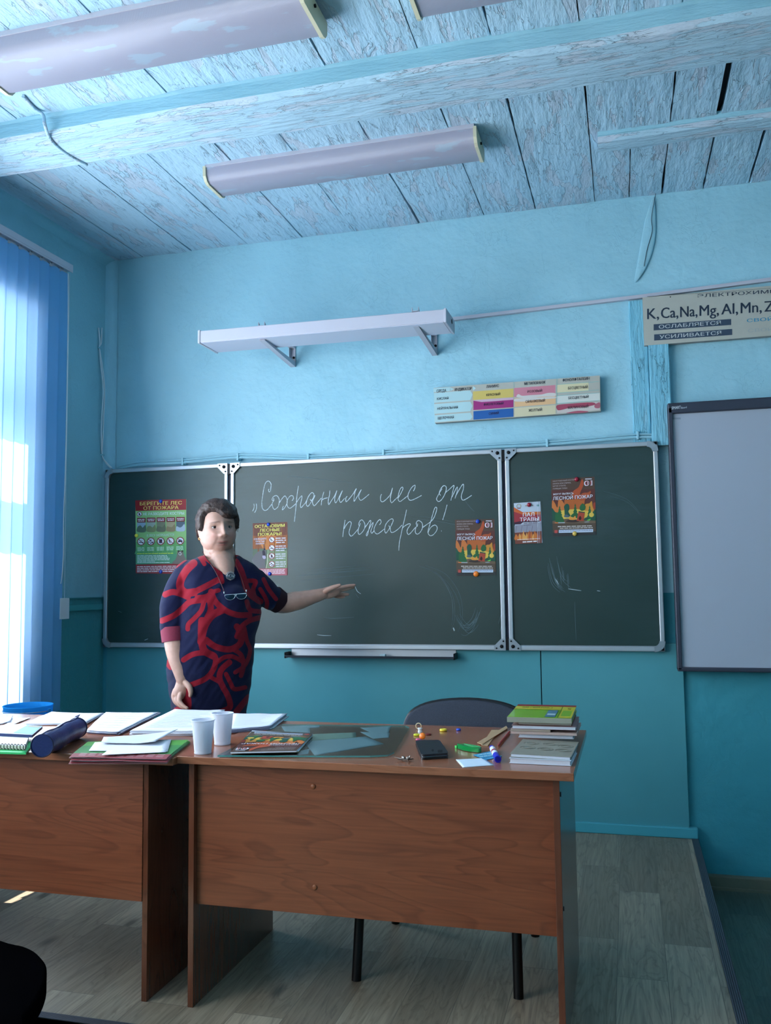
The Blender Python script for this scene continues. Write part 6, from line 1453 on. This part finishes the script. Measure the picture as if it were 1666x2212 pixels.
B_(70, (590, 60), (585, 200), (590, 320), (620, 420), (720, 480)); B_(60, (640, 290), (750, 370), (900, 405), (1000, 375), (1060, 310), (1050, 200), (1010, 130)); B_(52, (370, 530), (480, 465), (620, 445), (740, 480), (750, 580), (700, 690), (610, 770), (460, 830))
B_(42, (770, 560), (860, 500), (960, 490), (1060, 540)); B_(56, (920, 560), (830, 640), (800, 740), (840, 850), (900, 960), (930, 1080), (880, 1130), (760, 1170)); B_(40, (700, 740), (810, 800))
B_(95, (350, 880), (400, 990), (395, 1130), (300, 1150)); B_(40, (1100, 150), (1130, 300), (1170, 420), (1110, 590), (990, 680)); B_(42, (880, 700), (930, 800), (980, 880), (1110, 860)); B_(50, (170, 560), (215, 620)); B_(44, (960, 400), (1060, 470), (1090, 600), (1060, 720))
B_(60, (1000, 1160), (1080, 1060), (1150, 980)); B_(60, (300, 1250), (500, 1330), (700, 1300), (900, 1400), (1100, 1300)); B_(60, (350, 1600), (600, 1500), (850, 1620), (1100, 1500)); B_(60, (400, 1350), (450, 1600), (400, 1900)); B_(60, (900, 1450), (950, 1700), (860, 2000))
best = np.full(nv, 99.0)
for w, p in sw:
    q = cr(p, 5)
    for a, b in zip(q[:-1], q[1:]):
        ax_, ay_, bx_, by_ = a.x, a.y, b.x, b.y; L2 = (bx_-ax_)**2+(by_-ay_)**2+1e-9
        t = np.clip(((U-ax_)*(bx_-ax_)+(V-ay_)*(by_-ay_))/L2, 0, 1); best = np.minimum(best, np.hypot(U-ax_-t*(bx_-ax_), V-ay_-t*(by_-ay_))-w/2)
cuff = np.minimum(best, np.where((np.hypot(U-375, (V-1372)*1.0) < 36) & (U < 412), 1360+.10*(U-350)-V, 99))
at_ = me.attributes.new('swirl', 'FLOAT', 'POINT'); at_.data.foreach_set('value', np.clip(best/4, -1, 1).astype(np.float32))
def dress_mat():
    m = new_mat('navy_red_knit'); n, l = nodes(m); b = n['Principled BSDF']; b.inputs['Roughness'].default_value = .85; b.inputs['Specular IOR Level'].default_value = .15; b.inputs['Sheen Weight'].default_value = .1
    a = N(n, 'ShaderNodeAttribute', attribute_name='swirl'); tc = N(n, 'ShaderNodeTexCoord'); t = N(n, 'ShaderNodeTexNoise', Scale=420.0, Detail=2.0); l.new(tc.outputs['Object'], t.inputs['Vector'])
    f = ramp(n, l, math_(n, l, 'ADD', a.outputs['Fac'], .5), [(.47, 1.0), (.53, 0.0)])
    l.new(mixc(n, l, f, rgb(16, 21, 54), rgb(134, 18, 36)), b.inputs['Base Color'])
    bp = N(n, 'ShaderNodeBump', Strength=.5, Distance=.001); l.new(t.outputs['Fac'], bp.inputs['Height']); l.new(bp.outputs[0], b.inputs['Normal']); return m
dress = link(me, 'dress', person, [dress_mat()]); me.polygons.foreach_set('use_smooth', [True]*len(me.polygons))
so = dress.modifiers.new('th', 'SOLIDIFY'); so.thickness = .003; so.offset = -1
# cuffs
m_cuff = mat('maroon_cuff', rgb(120, 34, 58), .8, bump=.4, bscale=400)
mb = MB(); mb.tube([pp(375, 1354, -.086), pp(375.5, 1364, -.089), pp(377, 1386, -.098)], [.0555, .0560, .0530], m_cuff, 30); mb.build('cuff', person)
m_cuff2 = mat('dark_cuff', rgb(40, 12, 26), .85, bump=.4, bscale=400)
mb = MB(); mb.tube([pp(590, 1291, .10), pp(606, 1302, .122)], [.0570, .0530], m_cuff2, 30); mb.build('cuff', person)
# shoes
for du in (-26, 24):
    fx = pp(450+du, 1780); p0 = Vector((fx.x, fx.y, ZP)); mb = MB(); limb(mb, [p0-TF*.05+Vector((0, 0, .035)), p0+TF*.06+Vector((0, 0, .03)), p0+TF*.15+Vector((0, 0, .022))], [.036, .038, .026], m_blackpl, 16, 5); 
    for i, v in enumerate(mb.v): v.z = max(v.z, ZP+.001)
    mb.build('shoe', person)
# ---------- brooch
def onto(u, v, off=.004):
    """point on the front of the dress seen at pixel (u,v)"""
    o_ = CAM; d_ = ray(u, v).normalized(); ok, p_, n_, _i = dress.ray_cast(o_-person.location*0, d_) if False else (False, None, None, None)
    return None
from mathutils.bvhtree import BVHTree
_bv = BVHTree.FromPolygons([v.co for v in me.vertices], [list(p.vertices) for p in me.polygons]); _bb = BVHTree.FromPolygons([v.co for v in body.data.vertices], [list(p.vertices) for p in body.data.polygons])
def onto(u, v, off=.004):
    d_ = ray(u, v).normalized(); a = _bv.ray_cast(CAM, d_); b = _bb.ray_cast(CAM, d_); c = [h for h in (a, b) if h[0] is not None]
    if not c: return pp(u, v, -.12)
    h = min(c, key=lambda h: h[3]); return h[0]-d_*off
m_silver = mat('silver', rgb(170, 184, 190), .25, .9); m_darkst = mat('dark_enamel', rgb(20, 30, 44), .3)
pb = onto(498, 1244, .006); nb = (-ray(498, 1244).normalized()*.6+TF*.4).normalized(); Mb = nb.to_track_quat('Z', 'Y').to_matrix().to_4x4(); Mb.translation = pb
r = MB(); r.lathe([(.014, -.002), (.0145, .002), (.012, .0035), (.0005, .004)], m_darkst, 28, Mb)
for k in range(18):
    t = k*2*math.pi/18; r.lathe([(.0022, 0), (.0022, .0025), (.0012, .0036), (.0002, .004)], m_silver, 8, Mb @ Matrix.Translation((.0185*math.cos(t), .0175*math.sin(t), 0)))
for rr2 in (.0145, .009, .005): r.tube([Mb @ Vector((rr2*math.cos(t), rr2*math.sin(t)*.9, .0042)) for t in [k*2*math.pi/24 for k in range(24)]], .0010, m_silver, 6, closed=True)
r.build('brooch', person)
# ---------- reading glasses on a cord
gr = thing('eyeglasses', 'thin-rimmed reading glasses hanging on a cord at her chest', 'glasses', pp(511, 1288, -.18))
m_cord = mat('bead_cord', rgb(96, 60, 62), .5, .2)
for name, pts in (('cord', [(437, 1191), (447, 1207), (462, 1229), (474, 1252), (484, 1277)]), ('cord', [(505, 1204), (512, 1226), (522, 1250), (529, 1272)])):
    mb = MB(); P = cr([onto(u, v, .004) for u, v in pts], 6); mb.tube(P, .0014, m_cord, 6); mb.build(name, gr)
gp = [onto(485, 1287, .020), onto(533, 1284, .020)]; _d = min((p-CAM).dot(CF) for p in gp+[onto(510, 1296, .02)]); gp = [CAM+(p-CAM)*(_d/(p-CAM).dot(CF)) for p in gp]; ga, gb = gp; gx = (gb-ga); gl_ = gx.length; gx.normalize(); gn = (-CF+TF*.3).normalized(); gn = (gn-gx*gn.dot(gx)).normalized(); gu = gn.cross(gx); gu = gu if gu.z > 0 else -gu
mb = MB()
for s_, cx in ((0, .25), (1, .76)):
    c0 = ga+gx*gl_*cx; ol = [c0+gx*(.0225*math.cos(t))+gu*((.019 if math.sin(t) < 0 else .004)*math.sin(t)) for t in [k*2*math.pi/28 for k in range(28)]]
    mb.tube(ol, .0009, m_silver, 6, closed=True)
mb.tube([ga+gx*gl_*.45, ga+gx*gl_*.50+gu*.003, ga+gx*gl_*.56], .001, m_silver, 6)
mb.tube([ga+gu*.004, gb+gu*.004+gn*.003], .0013, m_silver, 6); mb.tube([ga+gu*.002-gn*.003, gb+gu*.006-gn*.002], .0011, m_silver, 6)
mb.build('frame', gr)
for cx in (.25, .76):
    c0 = ga+gx*gl_*cx; ol = [c0+gx*(.0215*math.cos(t))+gu*((.018 if math.sin(t) < 0 else .003)*math.sin(t)) for t in [k*2*math.pi/28 for k in range(28)]]
    mb = MB(); mb.prism(ol, gn*.0008, glass_thin('lens', (.72, .80, .90, 1), 1.6, .05) if 'lens' not in MC else MC['lens']); mb.build('lens', gr)
for p_ in (ga+gu*.010, gb+gu*.012): mb = MB(); mb.tube([p_, p_+gu*.008], .0028, m_silver, 8); mb.build('cord_loop', gr)
